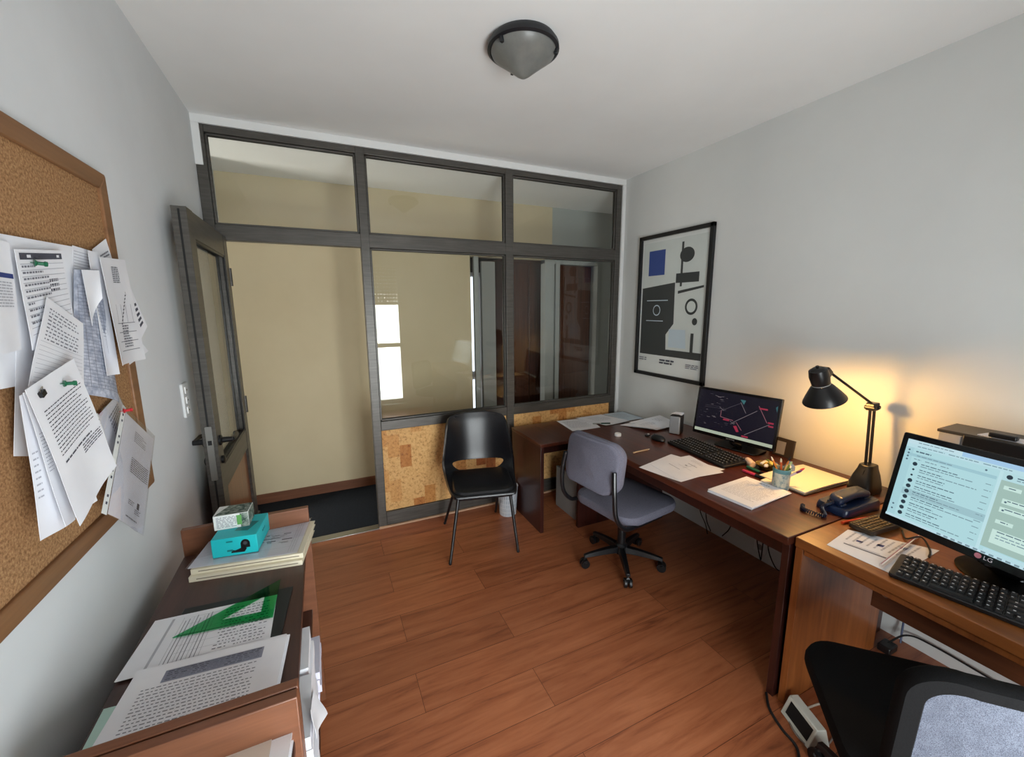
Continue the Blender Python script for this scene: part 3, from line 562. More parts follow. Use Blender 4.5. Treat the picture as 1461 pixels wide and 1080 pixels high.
b.add([V(-w / 2 + .002, -d / 2 + .002, h + .0004), V(w / 2 - .002, -d / 2 + .002, h + .0004), V(w / 2 - .002, d / 2 - .002, h + .0004), V(-w / 2 + .03, d / 2 - .002, h + .0004)], [(0, 1, 2, 3)], M_DKG)
b.add([V(w / 2 + .0004, -d / 2 + .001, .001), V(w / 2 + .0004, d / 2 - .001, .001), V(w / 2 + .0004, d / 2 - .001, h - .001), V(w / 2 + .0004, -d / 2 + .001, h - .001)], [(0, 1, 2, 3)], M_DKG)
b.build('printed_label', r, smooth=0)
# flat sheets
fold = tag(B().box((-.135, -.105, 0), (.135, .105, .004), mat('black_folder', (22, 25, 26), .5)).build('folder', loc=(.270, -1.735, Z0), rot=(0, 0, radians(-5)), bevel=.0015), 'black folder under the printed form and green set square', 'folder')
fm = [(.15, .06, .17, .94, M_INKL)] + [(.24 + .028 * i + (.0 if i % 3 else .004), .08 + .1 * ((i * 7) % 4) / 4, .246 + .028 * i, .94, M_INK) for i in range(10)] + text_lines(50, .58, .10, .95, .9, 14, M_INK, .30, .4, (.006, .03), .014) + rules(.3, .1, .95, .9, 6, M_INKL, .004)
sheet('printed_form', 'printed form under the green set square', 'paper', [(.088, -1.645, Z0 + .0055), (.374, -1.668, Z0 + .006), (.372, -1.86, Z0 + .006), (.070, -1.838, Z0 + .0055)], fm, 'sheets lying on the bookcase', t=.001, seed=51)
r = thing('set_square', 'transparent green set square lying on the printed form', 'set square', (.30, -1.69, Z0 + .0085), 0); o = Vector(r.location)
A_, B_, C_ = V(.150, -1.742, 0), V(.372, -1.768, 0), V(.378, -1.600, 0); cen = (A_ + B_ + C_) / 3; cen = V(.318, -1.708, 0)
inn = [cen + (p - cen) * .42 for p in (A_, B_, C_)]; vs = []
for z in (0, .002):
    for p in (A_, B_, C_, *inn): vs.append(V(p.x - o.x, p.y - o.y, z))
fs_ = []
for i in range(3):
    j = (i + 1) % 3; fs_ += [(6 + i, 6 + j, 9 + j, 9 + i), (i, 3 + i, 3 + j, j), (i, j, 6 + j, 6 + i), (3 + i, 9 + i, 9 + j, 3 + j)]
B().add(vs, fs_, M_GREENP).build('plate', r, smooth=0)
B().add([V(p.x - o.x, p.y - o.y, .0024) for p in (A_.lerp(B_, .04), A_.lerp(B_, .97), A_.lerp(B_, .97) + V(0, .004, 0), A_.lerp(B_, .04) + V(0, .003, 0))], [(0, 1, 2, 3)], mat('scale_marks', (18, 92, 54), .5)).build('scale_marks', r, smooth=0)
sheet('folder_sheet', 'pale green sheet showing at the left of the printed table', 'paper', [(.076, -1.905, Z0 + .002), (.25, -1.92, Z0 + .002), (.25, -2.088, Z0 + .002), (.078, -2.085, Z0 + .002)], (), M=mat('pale_green_paper', (178, 208, 198), .8), seed=52)
tm = rules(.20, .10, .84, .24, 6, M_INKL, .004) + [(.20, .095, .845, .245, mat('table_grey', (150, 154, 172), .8))] + text_lines(53, .22, .11, .83, .235, 5, M_INKD, .42, .05, (.02, .04), .012) + text_lines(54, .10, .28, .82, .95, 17, M_INK, .28, .1, (.012, .03), .011)
stack('paper_pile', 'stack of sheets with a grey printed table on the bookcase', 'papers', (.254, -1.960, Z0 + .003), .300, .225, .016, radians(-4.5), 7, None, jit=.006, seed=55, marks=tm)
# --- things on the near bookcase
stack('paper_pile', 'thick stack of white sheets on the near bookcase', 'papers', (.315, -2.255, Z0), .22, .27, .020, radians(-4), 6, None, jit=.006, seed=56)
sheet('cover_sheet', 'beige cover sheet on top of the near white stack', 'paper', [(.205, -2.142, Z0 + .022), (.405, -2.128, Z0 + .022), (.395, -2.37, Z0 + .022), (.19, -2.37, Z0 + .022)], text_lines(57, .15, .30, .55, .8, 18, M_INKL, .5, .3, (.02, .05)), M=mat('beige_sheet', (206, 196, 184), .8), t=.001, seed=57)
sheet('white_slip', 'pointed white slip lying on the beige cover sheet', 'paper', [(.30, -2.195, Z0 + .0245), (.345, -2.165, Z0 + .0245), (.36, -2.30, Z0 + .0245), (.27, -2.31, Z0 + .0245)], (), seed=58)
# ================================================================ DESKS
DZ1 = .715
XF = 2.068
md = thing('desk', 'long dark mahogany desk against the right wall', 'desk', (2.5, -1.34, 0)); o = Vector(md.location)
def bx(nm, a, c, M, par, o, bev=.002): return B().box(Vector(a) - o, Vector(c) - o, M).build(nm, par, bevel=bev)
bx('desktop', (XF, -2.078, .682), (WX - .004, -.600, DZ1), M_DESK, md, o, .003)
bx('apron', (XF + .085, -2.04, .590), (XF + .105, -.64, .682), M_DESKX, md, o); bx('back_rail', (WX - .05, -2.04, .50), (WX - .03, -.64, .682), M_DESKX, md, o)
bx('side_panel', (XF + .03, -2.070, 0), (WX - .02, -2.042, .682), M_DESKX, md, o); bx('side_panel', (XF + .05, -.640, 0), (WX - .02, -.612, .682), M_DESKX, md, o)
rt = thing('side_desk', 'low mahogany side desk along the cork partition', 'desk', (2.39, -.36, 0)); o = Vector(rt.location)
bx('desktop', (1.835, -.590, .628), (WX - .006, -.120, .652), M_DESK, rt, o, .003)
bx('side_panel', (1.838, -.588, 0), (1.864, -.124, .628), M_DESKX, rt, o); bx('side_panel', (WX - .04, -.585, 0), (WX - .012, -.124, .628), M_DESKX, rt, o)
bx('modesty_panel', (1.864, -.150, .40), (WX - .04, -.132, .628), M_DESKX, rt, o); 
gb = thing('board', 'pale grey board leaning under the low side desk', 'board', (2.16, -.40, 0))
B().box((0, -.14, 0), (.02, .14, .33), mat('grey_board', (150, 148, 144), .8)).build('board', gb, bevel=.002)
rd = thing('desk', 'orange-brown desk with the glowing monitor at the right', 'desk', (2.5, -2.8, 0)); o = Vector(rd.location); RXF = 2.105
bx('desktop', (RXF - .005, -3.50, .677), (WX - .004, -2.084, DZ1), M_ORANGE, rd, o, .003)
bx('side_panel', (RXF, -2.112, 0), (2.76, -2.086, .677), M_ORANGEP, rd, o); bx('side_panel', (RXF, -3.49, 0), (2.76, -3.464, .677), M_ORANGEP, rd, o)
bx('edge_rail', (RXF + .002, -3.46, .655), (RXF + .022, -2.114, .677), M_ORANGEP, rd, o)
dwr = bx('drawer', (RXF + .045, -3.40, .575), (RXF + .065, -2.31, .668), wood('drawer_veneer', (74, 40, 24), (104, 60, 36), 'y', .36), rd, o)
B().lathe([(.011, 0), (.011, .003), (.007, .0045), (.0, .0045)], M_CHROME, (RXF + .045 - o.x, -2.345 - o.y, .640), (-1, 0, 0), 16).box((RXF + .0385 - o.x, -2.3455 - o.y, .636), (RXF + .0402 - o.x, -2.3445 - o.y, .644), M_BLACKM).build('lock', dwr)
# ---------------------------------------------------------------- monitors
def monitor(label, c, yw, tilt, w, h, foot, bez_, scr):
    r = thing('monitor', label, 'monitor', (foot[0], foot[1], DZ1)); f = Vector(r.location)
    n = V(-cos(yw) * cos(tilt), -sin(yw) * cos(tilt), sin(tilt)); rt_ = V(sin(yw), -cos(yw), 0); up = n.cross(rt_)
    if up.z < 0: up = -up
    X = Matrix((rt_, up, n)).transposed().to_4x4(); X.translation = Vector(c) - f
    B().prism(rrect(w, h, .006), -.022, 0, M_BLACKG, X).prism(rrect(w * .8, h * .7, .02), -.045, -.022, M_BLACK, X).build('housing', r, bevel=.002)
    sc = B(); sw_, sh_ = w - 2 * bez_[0], h - bez_[1] - bez_[2]; sx0, sy1 = -sw_ / 2, h / 2 - bez_[1]; z = [.0004]
    def rect(u0, v0, u1, v1, M, poly=None):
        z[0] += .000012
        pts = poly or [(u0, v0), (u1, v0), (u1, v1), (u0, v1)]
        vs = [X @ V(sx0 + u * sw_, sy1 - v * sh_, z[0]) for u, v in pts]
        if (vs[1] - vs[0]).cross(vs[2] - vs[0]).dot(n) < 0: vs = vs[::-1]
        sc.add(vs, [tuple(range(len(vs)))], M)
    scr(rect, sw_ / sh_); sc.build('screen', r, smooth=0)
    return r, X, f, h
def em(name, c, s=1.0): return mat(name, (4, 4, 5), .25, emit=c, est=s)
def scr_cad(R, asp):
    bgm = em('cad_ground', (20, 17, 30), .8); R(0, 0, 1, 1, bgm)
    def ln(u0, v0, u1, v1, M, t=.005):
        L_ = math.hypot((u1 - u0) * asp, v1 - v0); a, b2 = -(v1 - v0) / L_ * t / asp, (u1 - u0) * asp / L_ * t
        R(0, 0, 0, 0, M, [(u0 + a, v0 + b2), (u1 + a, v1 + b2), (u1 - a, v1 - b2), (u0 - a, v0 - b2)])
    g = em('cad_grey', (112, 104, 108)); rd_ = em('cad_red', (140, 40, 60)); pk = em('cad_pink', (140, 90, 100)); te = em('cad_teal', (52, 96, 100)); dm_ = em('cad_dim', (66, 62, 70)); wht = em('cad_bar', (160, 168, 148))
    for q in ((.50, .64, .77, .28), (.66, .86, .93, .52), (.56, .16, .64, .38), (.30, .46, .56, .18)): ln(*q, g if q[0] > .4 else dm_)
    for q in ((.78, .17, .90, .50), (.62, .78, .54, .62), (.33, .42, .33, .57), (.33, .57, .50, .60)): ln(*q, pk)
    for u, v, w_ in ((.80, .20, .12), (.92, .47, .08), (.93, .54, .07), (.38, .60, .10), (.62, .93, .0), (.64, .88, .10)): R(u - .01, v, u + w_ * .8 - .01, v + .034, rd_)
    R(0, 0, 0, 0, rd_, [(.51, .72), (.55, .70), (.59, .82), (.56, .84)]); R(0, 0, 0, 0, te, [(.55, .10), (.62, .10), (.60, .20)]); R(0, 0, 0, 0, te, [(.97, .14), (.99, .10), (.99, .24)])
    Rn = random.Random(3)
    for i in range(26): u, v = Rn.uniform(.03, .42), Rn.uniform(.05, .80); R(u, v, u + Rn.uniform(.01, .05), v + .008, dm_ if i % 3 else g)
    for q in ((.22, .10, .30, .13), (.26, .13, .34, .10), (.30, .35, .36, .42), (.46, .62, .52, .68), (.47, .69, .53, .64)): ln(*q, g, .004)
    for v in (.36, .40): ln(.10, v, .32, v - .02, dm_, .003)
    R(0, .93, 1, 1, wht)
    for i in range(12): R(.03 + .03 * i, .945, .045 + .03 * i, .985, em('task_icon', (150, 160, 150)))
def scr_chat(R, asp):
    base = em('chat_list', (172, 212, 218), .95); R(0, 0, 1, 1, base)
    top = em('chat_top', (160, 196, 226), .95); R(.28, 0, 1, .085, top); R(0, 0, .28, .05, em('chat_tab', (190, 218, 226), .95)); R(0, .05, 1, .095, em('chat_bar', (182, 216, 224), .95))
    side = em('chat_side', (164, 204, 212), .95); R(0, .095, .045, .97, side)
    chat = em('chat_ground', (158, 186, 178), .95); R(.47, .185, 1, .925, chat); R(.47, .095, 1, .185, em('chat_head', (178, 214, 220), .95))
    R(.455, .095, .47, .97, em('chat_rule', (186, 220, 226), .95)); R(.02, .165, .45, .20, em('chat_search', (154, 194, 204), .95)); R(.045, .60, .455, .68, em('chat_sel', (154, 190, 198), .95))
    dk = em('chat_text', (84, 108, 122), .9); dl = em('chat_text_dim', (124, 152, 162), .9); av = em('chat_avatar', (44, 60, 72), .8); bb = em('chat_bubble', (196, 224, 216), .95); gr = em('chat_bubble_green', (150, 214, 172), .95)
    def circ(u, v, q, M): R(0, 0, 0, 0, M, [(u + q * cos(2 * pi * i / 14) / asp, v + q * sin(2 * pi * i / 14)) for i in range(14)])
    Rn = random.Random(8)
    def words(u0, v, u1, M, h=.010):
        u = u0
        while u < u1: w_ = Rn.uniform(.012, .035); R(u, v, min(u + w_, u1), v + h, M); u += w_ + .005
    for v in (.13, .17, .21, .25, .84, .90): circ(.022, v, .011, dk)
    words(.06, .02, .24, dl); words(.06, .065, .20, dl); words(.22, .065, .36, dl); words(.38, .065, .5, dl); words(.06, .125, .14, dk, .016); words(.07, .178, .25, dl); words(.06, .222, .10, dl); words(.12, .222, .18, dl); words(.20, .222, .24, dl); circ(.40, .13, .010, dk)
    for i in range(10):
        v = .285 + i * .070; circ(.073, v, .024 if i not in (1, 2) else .012, av); words(.105, v - .018, Rn.uniform(.20, .30), dk); words(.105, v + .008, Rn.uniform(.22, .42), dl); words(.415, v - .016, .445, dl, .008)
    circ(.50, .14, .024, av); words(.53, .125, .66, dk, .012); words(.53, .15, .58, dl)
    for u0, v0, u1, v1, M in ((.49, .235, .56, .275, bb), (.50, .37, .74, .425, bb), (.50, .46, .74, .515, bb), (.50, .60, .57, .64, bb), (.50, .71, .76, .86, bb), (.82, .70, .985, .80, gr), (.82, .84, .985, .90, gr)):
        R(u0, v0, u1, v1, M); words(u0 + .02, v0 + .012, u1 - .02, dk if M is bb else em('chat_text_green', (60, 128, 92), .9), .010)
        if v1 - v0 > .08: words(u0 + .02, v0 + .05, u1 - .06, dl); words(u0 + .02, v0 + .08, u1 - .04, dl)
    circ(.72, .402, .028, av); circ(.72, .492, .026, av); circ(.515, .402, .010, dk); circ(.515, .492, .010, dk)
    R(.49, .935, .97, .965, em('chat_bar', (182, 216, 224))); R(0, .97, 1, 1, em('chat_task', (186, 216, 226), .95))
    for i in range(14): R(.28 + i * .034, .976, .30 + i * .034, .995, dl)
lm, X, f, h = monitor('monitor with a dark drawing on screen below the framed print', (2.753, -1.314, .914), .164, .141, .491, .299, (2.80, -1.335), (.013, .015, .020), scr_cad)
B().tube([X @ V(0, -.10, -.035), X @ V(0, -.16, -.030), V(-.005, 0, .02), V(-.005, 0, .006)], .018, M_BLACKG, 12).build('stand', lm)
B().prism(rrect(.15, .26, .03), 0, .010, M_BLACKG, Matrix.Rotation(.164, 4, 'Z')).build('base', lm, bevel=.003)
letters('SAMSUNG', .011, mat('logo_grey', (120, 120, 126), .4), 'logo', lm, X @ Matrix.Translation(V(0, -h / 2 + .010, .0008)))
gm, X, f, h = monitor('monitor with a pale green chat window on the orange-brown desk', (2.295, -2.509, .975), -.150, .200, .542, .320, (2.455, -2.52), (.017, .019, .026), scr_chat)
B().tube([X @ V(0, -.10, -.04), X @ V(0, -.165, -.03), V(-.03, .0, .03), V(-.03, .0, .010)], .024, M_BLACKG, 12).build('stand', gm)
B().lathe([(.0, .0), (.118, 0), (.120, .004), (.112, .011), (.03, .020), (0, .021)], mat('base_black', (8, 8, 9), .5, spec=.06), n=40).build('base', gm, rot=(0, 0, 0))
bb_ = gm.children[-1]; bb_.scale = (.80, 1.50, 1)
M_LOGO = mat('logo_silver', (176, 170, 176), .35); M_LOGOR = mat('logo_red', (176, 110, 122), .4)
letters('LG', .017, M_LOGO, 'logo', gm, X @ Matrix.Translation(V(.010, -h / 2 + .014, .0008)))
b = B(); b.add([X @ V(-.012 + .008 * cos(2 * pi * i / 18), -h / 2 + .014 + .008 * sin(2 * pi * i / 18), .0008) for i in range(18)], [tuple(range(18))], M_LOGOR)
b.build('logo_disc', gm, smooth=0)
# ---------------------------------------------------------------- keyboards
def keyboard(label, loc, rz, L_, D_, prefix):
    r = thing('keyboard', label, 'keyboard', loc, rz, None)
    # local x runs along the rows, local y away from the user
    B().prism(rrect(L_, D_, .010), 0, .014, M_BLACK, Matrix.Rotation(radians(3), 4, 'X') @ Matrix.Translation(V(0, 0, .0055))).build('case', r, bevel=.003)
    M_KEY = mat('keycap', (20, 20, 22), .45); M_LEG = mat('key_legend', (196, 196, 200), .6)
    p = .0185 * L_ / .44; rows = 6; n = int((L_ - .03) / p); first = {}
    Rr = random.Random(2)
    y0 = -D_ / 2 + .016
    for j in range(rows):
        i = 0
        while i < n:
            k = 1
            if j == 0 and i == 4: k = 5
            if j in (1, 2) and i in (0, 12): k = 2
            if j == 3 and i == 12: k = 2
            if i in (14,) : i += 1; continue
            if k not in first:
                kb = B(); w = p * k - .0025; t = w - .004
                kb.add([V(-w / 2, -p / 2 + .001, 0), V(w / 2, -p / 2 + .001, 0), V(w / 2, p / 2 - .001, 0), V(-w / 2, p / 2 - .001, 0), V(-t / 2, -p / 2 + .003, .007), V(t / 2, -p / 2 + .003, .007), V(t / 2, p / 2 - .003, .007), V(-t / 2, p / 2 - .003, .007)], [(4, 5, 6, 7), (0, 1, 5, 4), (1, 2, 6, 5), (2, 3, 7, 6), (3, 0, 4, 7)], M_KEY)
                if k < 5: kb.add([V(-.0045, .0005, .0072), V(.0005, .0005, .0072), V(.0005, .005, .0072), V(-.0045, .005, .0072)], [(0, 1, 2, 3)], M_LEG)
                q = kb.build('key', r, smooth=0); first[k] = q
            else: q = dup(first[k], r)
            yy = y0 + j * (D_ - .034) / 5.1 + (.004 if j == 5 else 0)
            q.location = (-L_ / 2 + .015 + p * (i + k / 2), yy, .019 + .0524 * (yy)); q.rotation_euler = (radians(3), 0, 0)
            i += k
    return r
keyboard('black keyboard with dusty keys in front of the chat monitor', (2.243, -2.552, DZ1), radians(-90) + radians(11), .44, .155, 'r')
keyboard('thin black keyboard in front of the dark drawing monitor', (2.545, -1.305, DZ1), radians(-96), .45, .18, 'l')
ms = thing('computer_mouse', 'black computer mouse left of the thin keyboard', 'mouse', (2.470, -1.005, DZ1), radians(95))
B().ring([[V(q * .056 * cos(2 * pi * j / 20), q * .032 * sin(2 * pi * j / 20), z) for j in range(20)] for q, z in ((.94, 0), (1, .008), (.96, .018), (.80, .028), (.50, .035), (.15, .037))], M_BLACK).build('body', ms, sub=1)
B().lathe([(.006, -.003), (.007, 0), (.006, .003)], mat('wheel_grey', (70, 70, 74), .5), (.030, 0, .030), (0, 1, 0), 14, True).build('wheel', ms)
# ---------------------------------------------------------------- small things on the dark desk
def A4(name, label, cat, P, z, marks, grp, **k): return sheet(name, label, cat, [(x, y, z + dz) for x, y, dz in P], marks, grp, **k)
GD = 'papers on the dark desk'
A4('paper', 'lower white plan sheet left of centre on the dark desk', 'paper', [(2.350, -1.232, .001), (2.430, -1.525, .001), (2.095, -1.545, .001), (2.040, -1.310, .001)], DZ1, text_lines(70, .2, .2, .8, .4, 3, M_INKL, .2, .5), GD, seed=70, curl=.002)
A4('paper', 'upper white plan sheet with a sketch, left of centre on the dark desk', 'paper', [(2.425, -1.298, .004), (2.382, -1.556, .004), (2.098, -1.528, .004), (2.125, -1.290, .004)], DZ1, [(.35, .3, .62, .312, M_INK), (.5, .25, .512, .55, M_INKL), (.3, .5, .7, .507, M_INKL), (.2, .65, .55, .66, M_INK), (.4, .4, .46, .43, M_INK)] + text_lines(71, .25, .1, .6, .2, 3, M_INKL, .3), GD, seed=71, wave=.001)
stack('paper_pile', 'neat stack of typed sheets at the front edge of the dark desk', 'papers', (2.283, -1.765, DZ1), .206, .298, .012, radians(-90 + 4), 5, None, jit=.004, seed=72, marks=text_lines(73, .14, .16, .9, .85, 16, M_INKL, .28, .3, (.03, .1)) + text_lines(74, .4, .08, .62, .11, 1, M_INK, .6))
GL = 'papers on the low side desk'
A4('paper', 'leftmost grey printed sheet on the low side desk', 'paper', [(2.235, -.128, .001), (2.52, -.17, .001), (2.44, -.455, .001), (2.20, -.42, .001)], .652, text_lines(75, .1, .15, .8, .8, 14, M_INKL, .4), GL, seed=75)
A4('paper', 'white sheet under the dark green pen on the low side desk', 'paper', [(2.42, -.13, .004), (2.68, -.125, .004), (2.76, -.40, .004), (2.50, -.43, .004)], .652, text_lines(76, .2, .2, .8, .6, 7, M_INKL, .25), GL, seed=76, curl=.004)
A4('paper', 'bluish sheet in the corner of the low side desk', 'paper', [(2.70, -.125, .002), (2.915, -.125, .002), (2.925, -.38, .002), (2.77, -.38, .002)], .652, text_lines(77, .2, .2, .8, .7, 6, M_INKL, .3), GL, seed=77, M=mat('bluish_paper', (200, 214, 224), .8))
pn = thing('pen', 'dark green pen lying on the papers of the low side desk', 'pen', (2.50, -.375, .663), radians(-22))
B().tube([(-.07, 0, 0), (-.005, 0, 0)], .0045, M_CHROME, 10).build('barrel', pn); B().tube([(-.005, 0, 0), (.065, 0, 0), (.07, 0, 0)], [.0055, .0055, .003], mat('pen_green', (20, 70, 60), .3), 10).build('cap', pn)
gl_ = thing('folded_sheets', 'crumpled white folded sheets in the far corner of the dark desk', 'papers', (2.66, -.73, DZ1))
for k, (P, cu) in enumerate(([[(2.47, -.63, .004), (2.74, -.61, .010), (2.83, -.80, .012), (2.60, -.86, .004)], .012], [[(2.56, -.62, .012), (2.86, -.62, .030), (2.82, -.84, .016), (2.63, -.82, .010)], .02], [[(2.50, -.70, .016), (2.72, -.66, .026), (2.80, -.86, .018), (2.56, -.84, .012)], .016])):
    q = sheet('sheet', '', '', [(x, y, DZ1 + z) for x, y, z in P], text_lines(80 + k, .2, .2, .8, .5, 4, M_INKL, .3), None, wave=.004, curl=cu * .5, seed=80 + k); del q['label']; del q['category']; q.location = Vector(q.location) - Vector(gl_.location); q.parent = gl_
sp = thing('speaker', 'small black and silver speaker by the dark drawing monitor', 'speaker', (2.705, -.930, DZ1), radians(28)); 
B().prism([(-.035, -.035), (.045, -.035), (.045, .035), (-.035, .035)], 0, .125, M_BLACK).build('cabinet', sp, bevel=.004)
B().box((-.050, -.034, .002), (-.035, .034, .122), mat('silver_grille', (150, 156, 162), .45, .3)).build('grille', sp, bevel=.006)
tag(sheet('paper_scrap', '', '', [(2.672, -.905, .846), (2.73, -.895, .850), (2.745, -.955, .844), (2.688, -.965, .842)], (), None, curl=.012, t=.0012, seed=85), 'white paper scrap lying on top of the small speaker', 'paper')
wc = thing('bottle_cap', 'round white cap on the dark desk', 'cap', (2.30, -.815, DZ1)); B().lathe([(0, 0), (.021, 0), (.022, .003), (.022, .016), (.019, .019), (.012, .019), (.008, .016), (0, .016)], mat('white_plastic', (226, 226, 224), .35), n=28).build('cap', wc)
wp_ = thing('pencil', 'short pale pencil lying on the dark desk behind the grey chair', 'pencil', (2.225, -1.122, DZ1 + .005), radians(3))
B().tube([(-.065, 0, 0), (.055, 0, 0)], .0048, mat('pale_barrel', (176, 150, 118), .5), 6).build('barrel', wp_); B().tube([(.055, 0, 0), (.068, 0, 0)], [.0045, .001], M_CREAM, 6).build('tip', wp_)
tag(B().box((-.016, -.012, 0), (.016, .012, .010), M_BLACK).box((.006, -.006, .010), (.020, .006, .013), mat('white_plastic', (226, 226, 224), .35)).build('usb_receiver', loc=(2.475, -.905, DZ1), rot=(0, 0, .4), bevel=.002), 'small dark plug with a white tip beside the mouse', 'plug')
pd = tag(B().prism(rrect(.09, .09, .008), 0, .004, mat('grey_pad', (74, 72, 76), .4)).build('coaster', loc=(2.745, -1.195, DZ1), rot=(0, 0, .2), bevel=.001), 'square grey coaster behind the thin keyboard', 'coaster')
# marker, highlighter, tray of sweets
def marker(label, c, rz, M, n_, L_=.115):
    r = thing('marker', label, 'marker', c, rz); B().tube([(-L_ / 2, 0, 0), (-L_ / 2 + .004, 0, 0), (L_ * .12, 0, 0)], [.006, .008, .008], M, 12).build('cap', r)
    B().tube([(L_ * .12, 0, 0), (L_ / 2, 0, 0)], [.0075, .0065], M_BLACK, 12).build('barrel', r); return r
marker('pink capped marker beside the pencil cup', (2.487, -1.642, DZ1 + .008), radians(-92), mat('marker_pink', (214, 62, 92), .4), 'pink')
marker('green capped marker lying behind the pink one', (2.545, -1.625, DZ1 + .008), radians(-98), mat('marker_green', (38, 110, 80), .4), 'green', .13)
tr = thing('sweets_bowl', 'small shallow bowl of wrapped sweets under the dark drawing monitor', 'bowl', (2.645, -1.615, DZ1)); B().lathe([(0, 0), (.038, 0), (.058, .024), (.060, .025), (.056, .022), (.036, .004), (0, .004)], mat('amber_bowl', (110, 88, 30), .25), n=28).build('bowl', tr)
cols_ = [(220, 196, 96), (236, 232, 222), (170, 140, 40), (90, 110, 40), (232, 228, 236), (70, 96, 150), (240, 216, 190)]; Rn = random.Random(12)
for i in range(11):
    a = i * 2.4; q = .012 + .022 * (i % 3) / 2; c = cols_[i % 7]; s_ = B().ball((0, 0, 0), .013, mat('sweet_%d_%d_%d' % c, c, .3), 12, (1.25, .8, .7))
    s_.build('wrapped_sweet', loc=(2.645 + q * cos(a), -1.615 + q * sin(a), DZ1 + .022 + .006 * (i % 4)), rot=(0, .2, a)); tag(COL.objects[-1], 'wrapped sweet in the shallow bowl under the dark drawing monitor', 'sweet', 'wrapped sweets in the bowl')
tag(B().lathe([(0, 0), (.022, 0), (.024, .004), (.024, .038), (.014, .050), (.010, .052), (.010, .062), (0, .063)], mat('blue_bottle', (96, 122, 170), .25), n=20).build('small_bottle', loc=(2.685, -1.70, DZ1)), 'small blue bottle between the sweets and the pencil cup', 'bottle')
tag(B().lathe([(0, -.03), (.016, -.03), (.018, -.02), (.018, .02), (.016, .03), (0, .03)], mat('peach_eraser', (236, 206, 180), .5), (0, 0, .018), (1, 0, .1), 16).build('eraser', loc=(2.60, -1.545, DZ1), rot=(0, 0, 1.1)), 'peach rounded eraser beside the bowl of sweets', 'eraser')
# pencil cup and pens
PC = (2.468, -1.792)
pc = thing('pencil_cup', 'pale cup with a teal rim holding pens and pencils', 'cup', (*PC, DZ1)); M_CUP = noise_mat('cup_print', [(.40, (120, 142, 146)), (.5, (186, 190, 178)), (.62, (206, 202, 184))], (1, 1, .7), 46, 5, .5)
B().lathe([(0, 0), (.035, 0), (.036, .004), (.036, .098), (.033, .098), (.033, .006), (0, .006)], M_CUP, n=32).build('cup', pc); B().lathe([(.0363, .080), (.0372, .082), (.0372, .098), (.0363, .100), (.0335, .100), (.0335, .080)], mat('teal_rim', (92, 140, 146), .5), n=32).build('rim', pc)
GPn = 'pens and pencils in the cup'
def stick(name, label, cat, a, lean, L_, rad, M, M2, tipM=None):
    p0 = V(PC[0] - .020 * cos(a) * lean, PC[1] - .020 * sin(a) * lean, DZ1 + .008); p1 = V(PC[0] + (.024 + .05 * (lean - 1)) * cos(a), PC[1] + (.024 + .05 * (lean - 1)) * sin(a), DZ1 + .095); d = (p1 - p0).normalized()
    r = thing(name, label, cat, p0, 0, GPn); B().tube([(0, 0, 0), d * (L_ - .02)], rad, M, 8).build('barrel', r); B().tube([d * (L_ - .02), d * (L_ - .008), d * L_], [rad * 1.05, rad * .9, rad * .25], M2, 8).build('tip', r)
mo = mat('pencil_orange', (216, 128, 50), .4); my = mat('pencil_cream', (222, 190, 120), .5); mg = mat('pen_lime', (130, 150, 60), .4)
stick('pencil', 'orange pencil with a pale tip, leftmost in the cup', 'pencil', radians(150), 1.0, .165, .004, mo, M_CREAM); stick('pencil', 'orange and red pencil in the cup beside the leftmost pencil', 'pencil', radians(200), .9, .165, .0042, mat('pencil_red_orange', (206, 96, 44), .4), M_CREAM)
stick('pencil', 'cream pencil in the middle of the cup', 'pencil', radians(240), .9, .155, .0042, my, mo); stick('pen', 'lime green pen in the cup', 'pen', radians(268), .9, .150, .0048, mg, mat('pen_pale_green', (168, 196, 140), .4)); stick('pen', 'dark pen in the cup behind the lime green one', 'pen', radians(300), .7, .160, .0045, M_BLACK, M_BLACK)
stick('marker', 'dark teal marker in the cup', 'marker', radians(120), 1.0, .125, .007, mat('pen_teal', (24, 74, 82), .4), mat('pen_teal', (24, 74, 82), .4)); stick('pen', 'red pen leaning furthest out of the cup', 'pen', radians(-40), 2.0, .165, .005, mat('pen_grey', (170, 150, 150), .4), mat('pen_red', (190, 40, 50), .4)); stick('pen', 'violet pen leaning right in the cup', 'pen', radians(-62), 1.8, .150, .0045, mat('pen_white', (216, 206, 216), .4), mat('pen_violet', (84, 60, 130), .4)); stick('pen', 'white pen with a purple end leaning right in the cup', 'pen', radians(-80), 1.7, .150, .0045, mat('pen_white', (216, 206, 216), .4), mat('pen_purple', (96, 44, 96), .4))
tag(B().box((-.045, -.03, 0), (.045, .03, .012), M_PAPERW).build('note_pad', loc=(2.495, -1.735, DZ1), rot=(0, 0, .1), bevel=.001), 'small cream note pad tucked behind the pencil cup', 'note pad')
# open notebook
nb = thing('notebook', 'open notebook with blank cream pages under the desk lamp', 'notebook', (2.662, -1.785, DZ1), radians(-2)); w, d = .36, .235
B().box((-w / 2, -d / 2, 0), (w / 2, d / 2, .007), mat('notebook_cover', (58, 48, 48), .5)).build('cover', nb, bevel=.002)
pg = lambda s: (lambda u, v: V((u - .5) * (w - .02), (.5 - v) * (d - .012), .0145 + s + .004 * sin(min(1, max(0, (u))) * pi)))
B().slab(pg(-.004), 16, 2, .008, M_PAPERW).build('pages', nb)
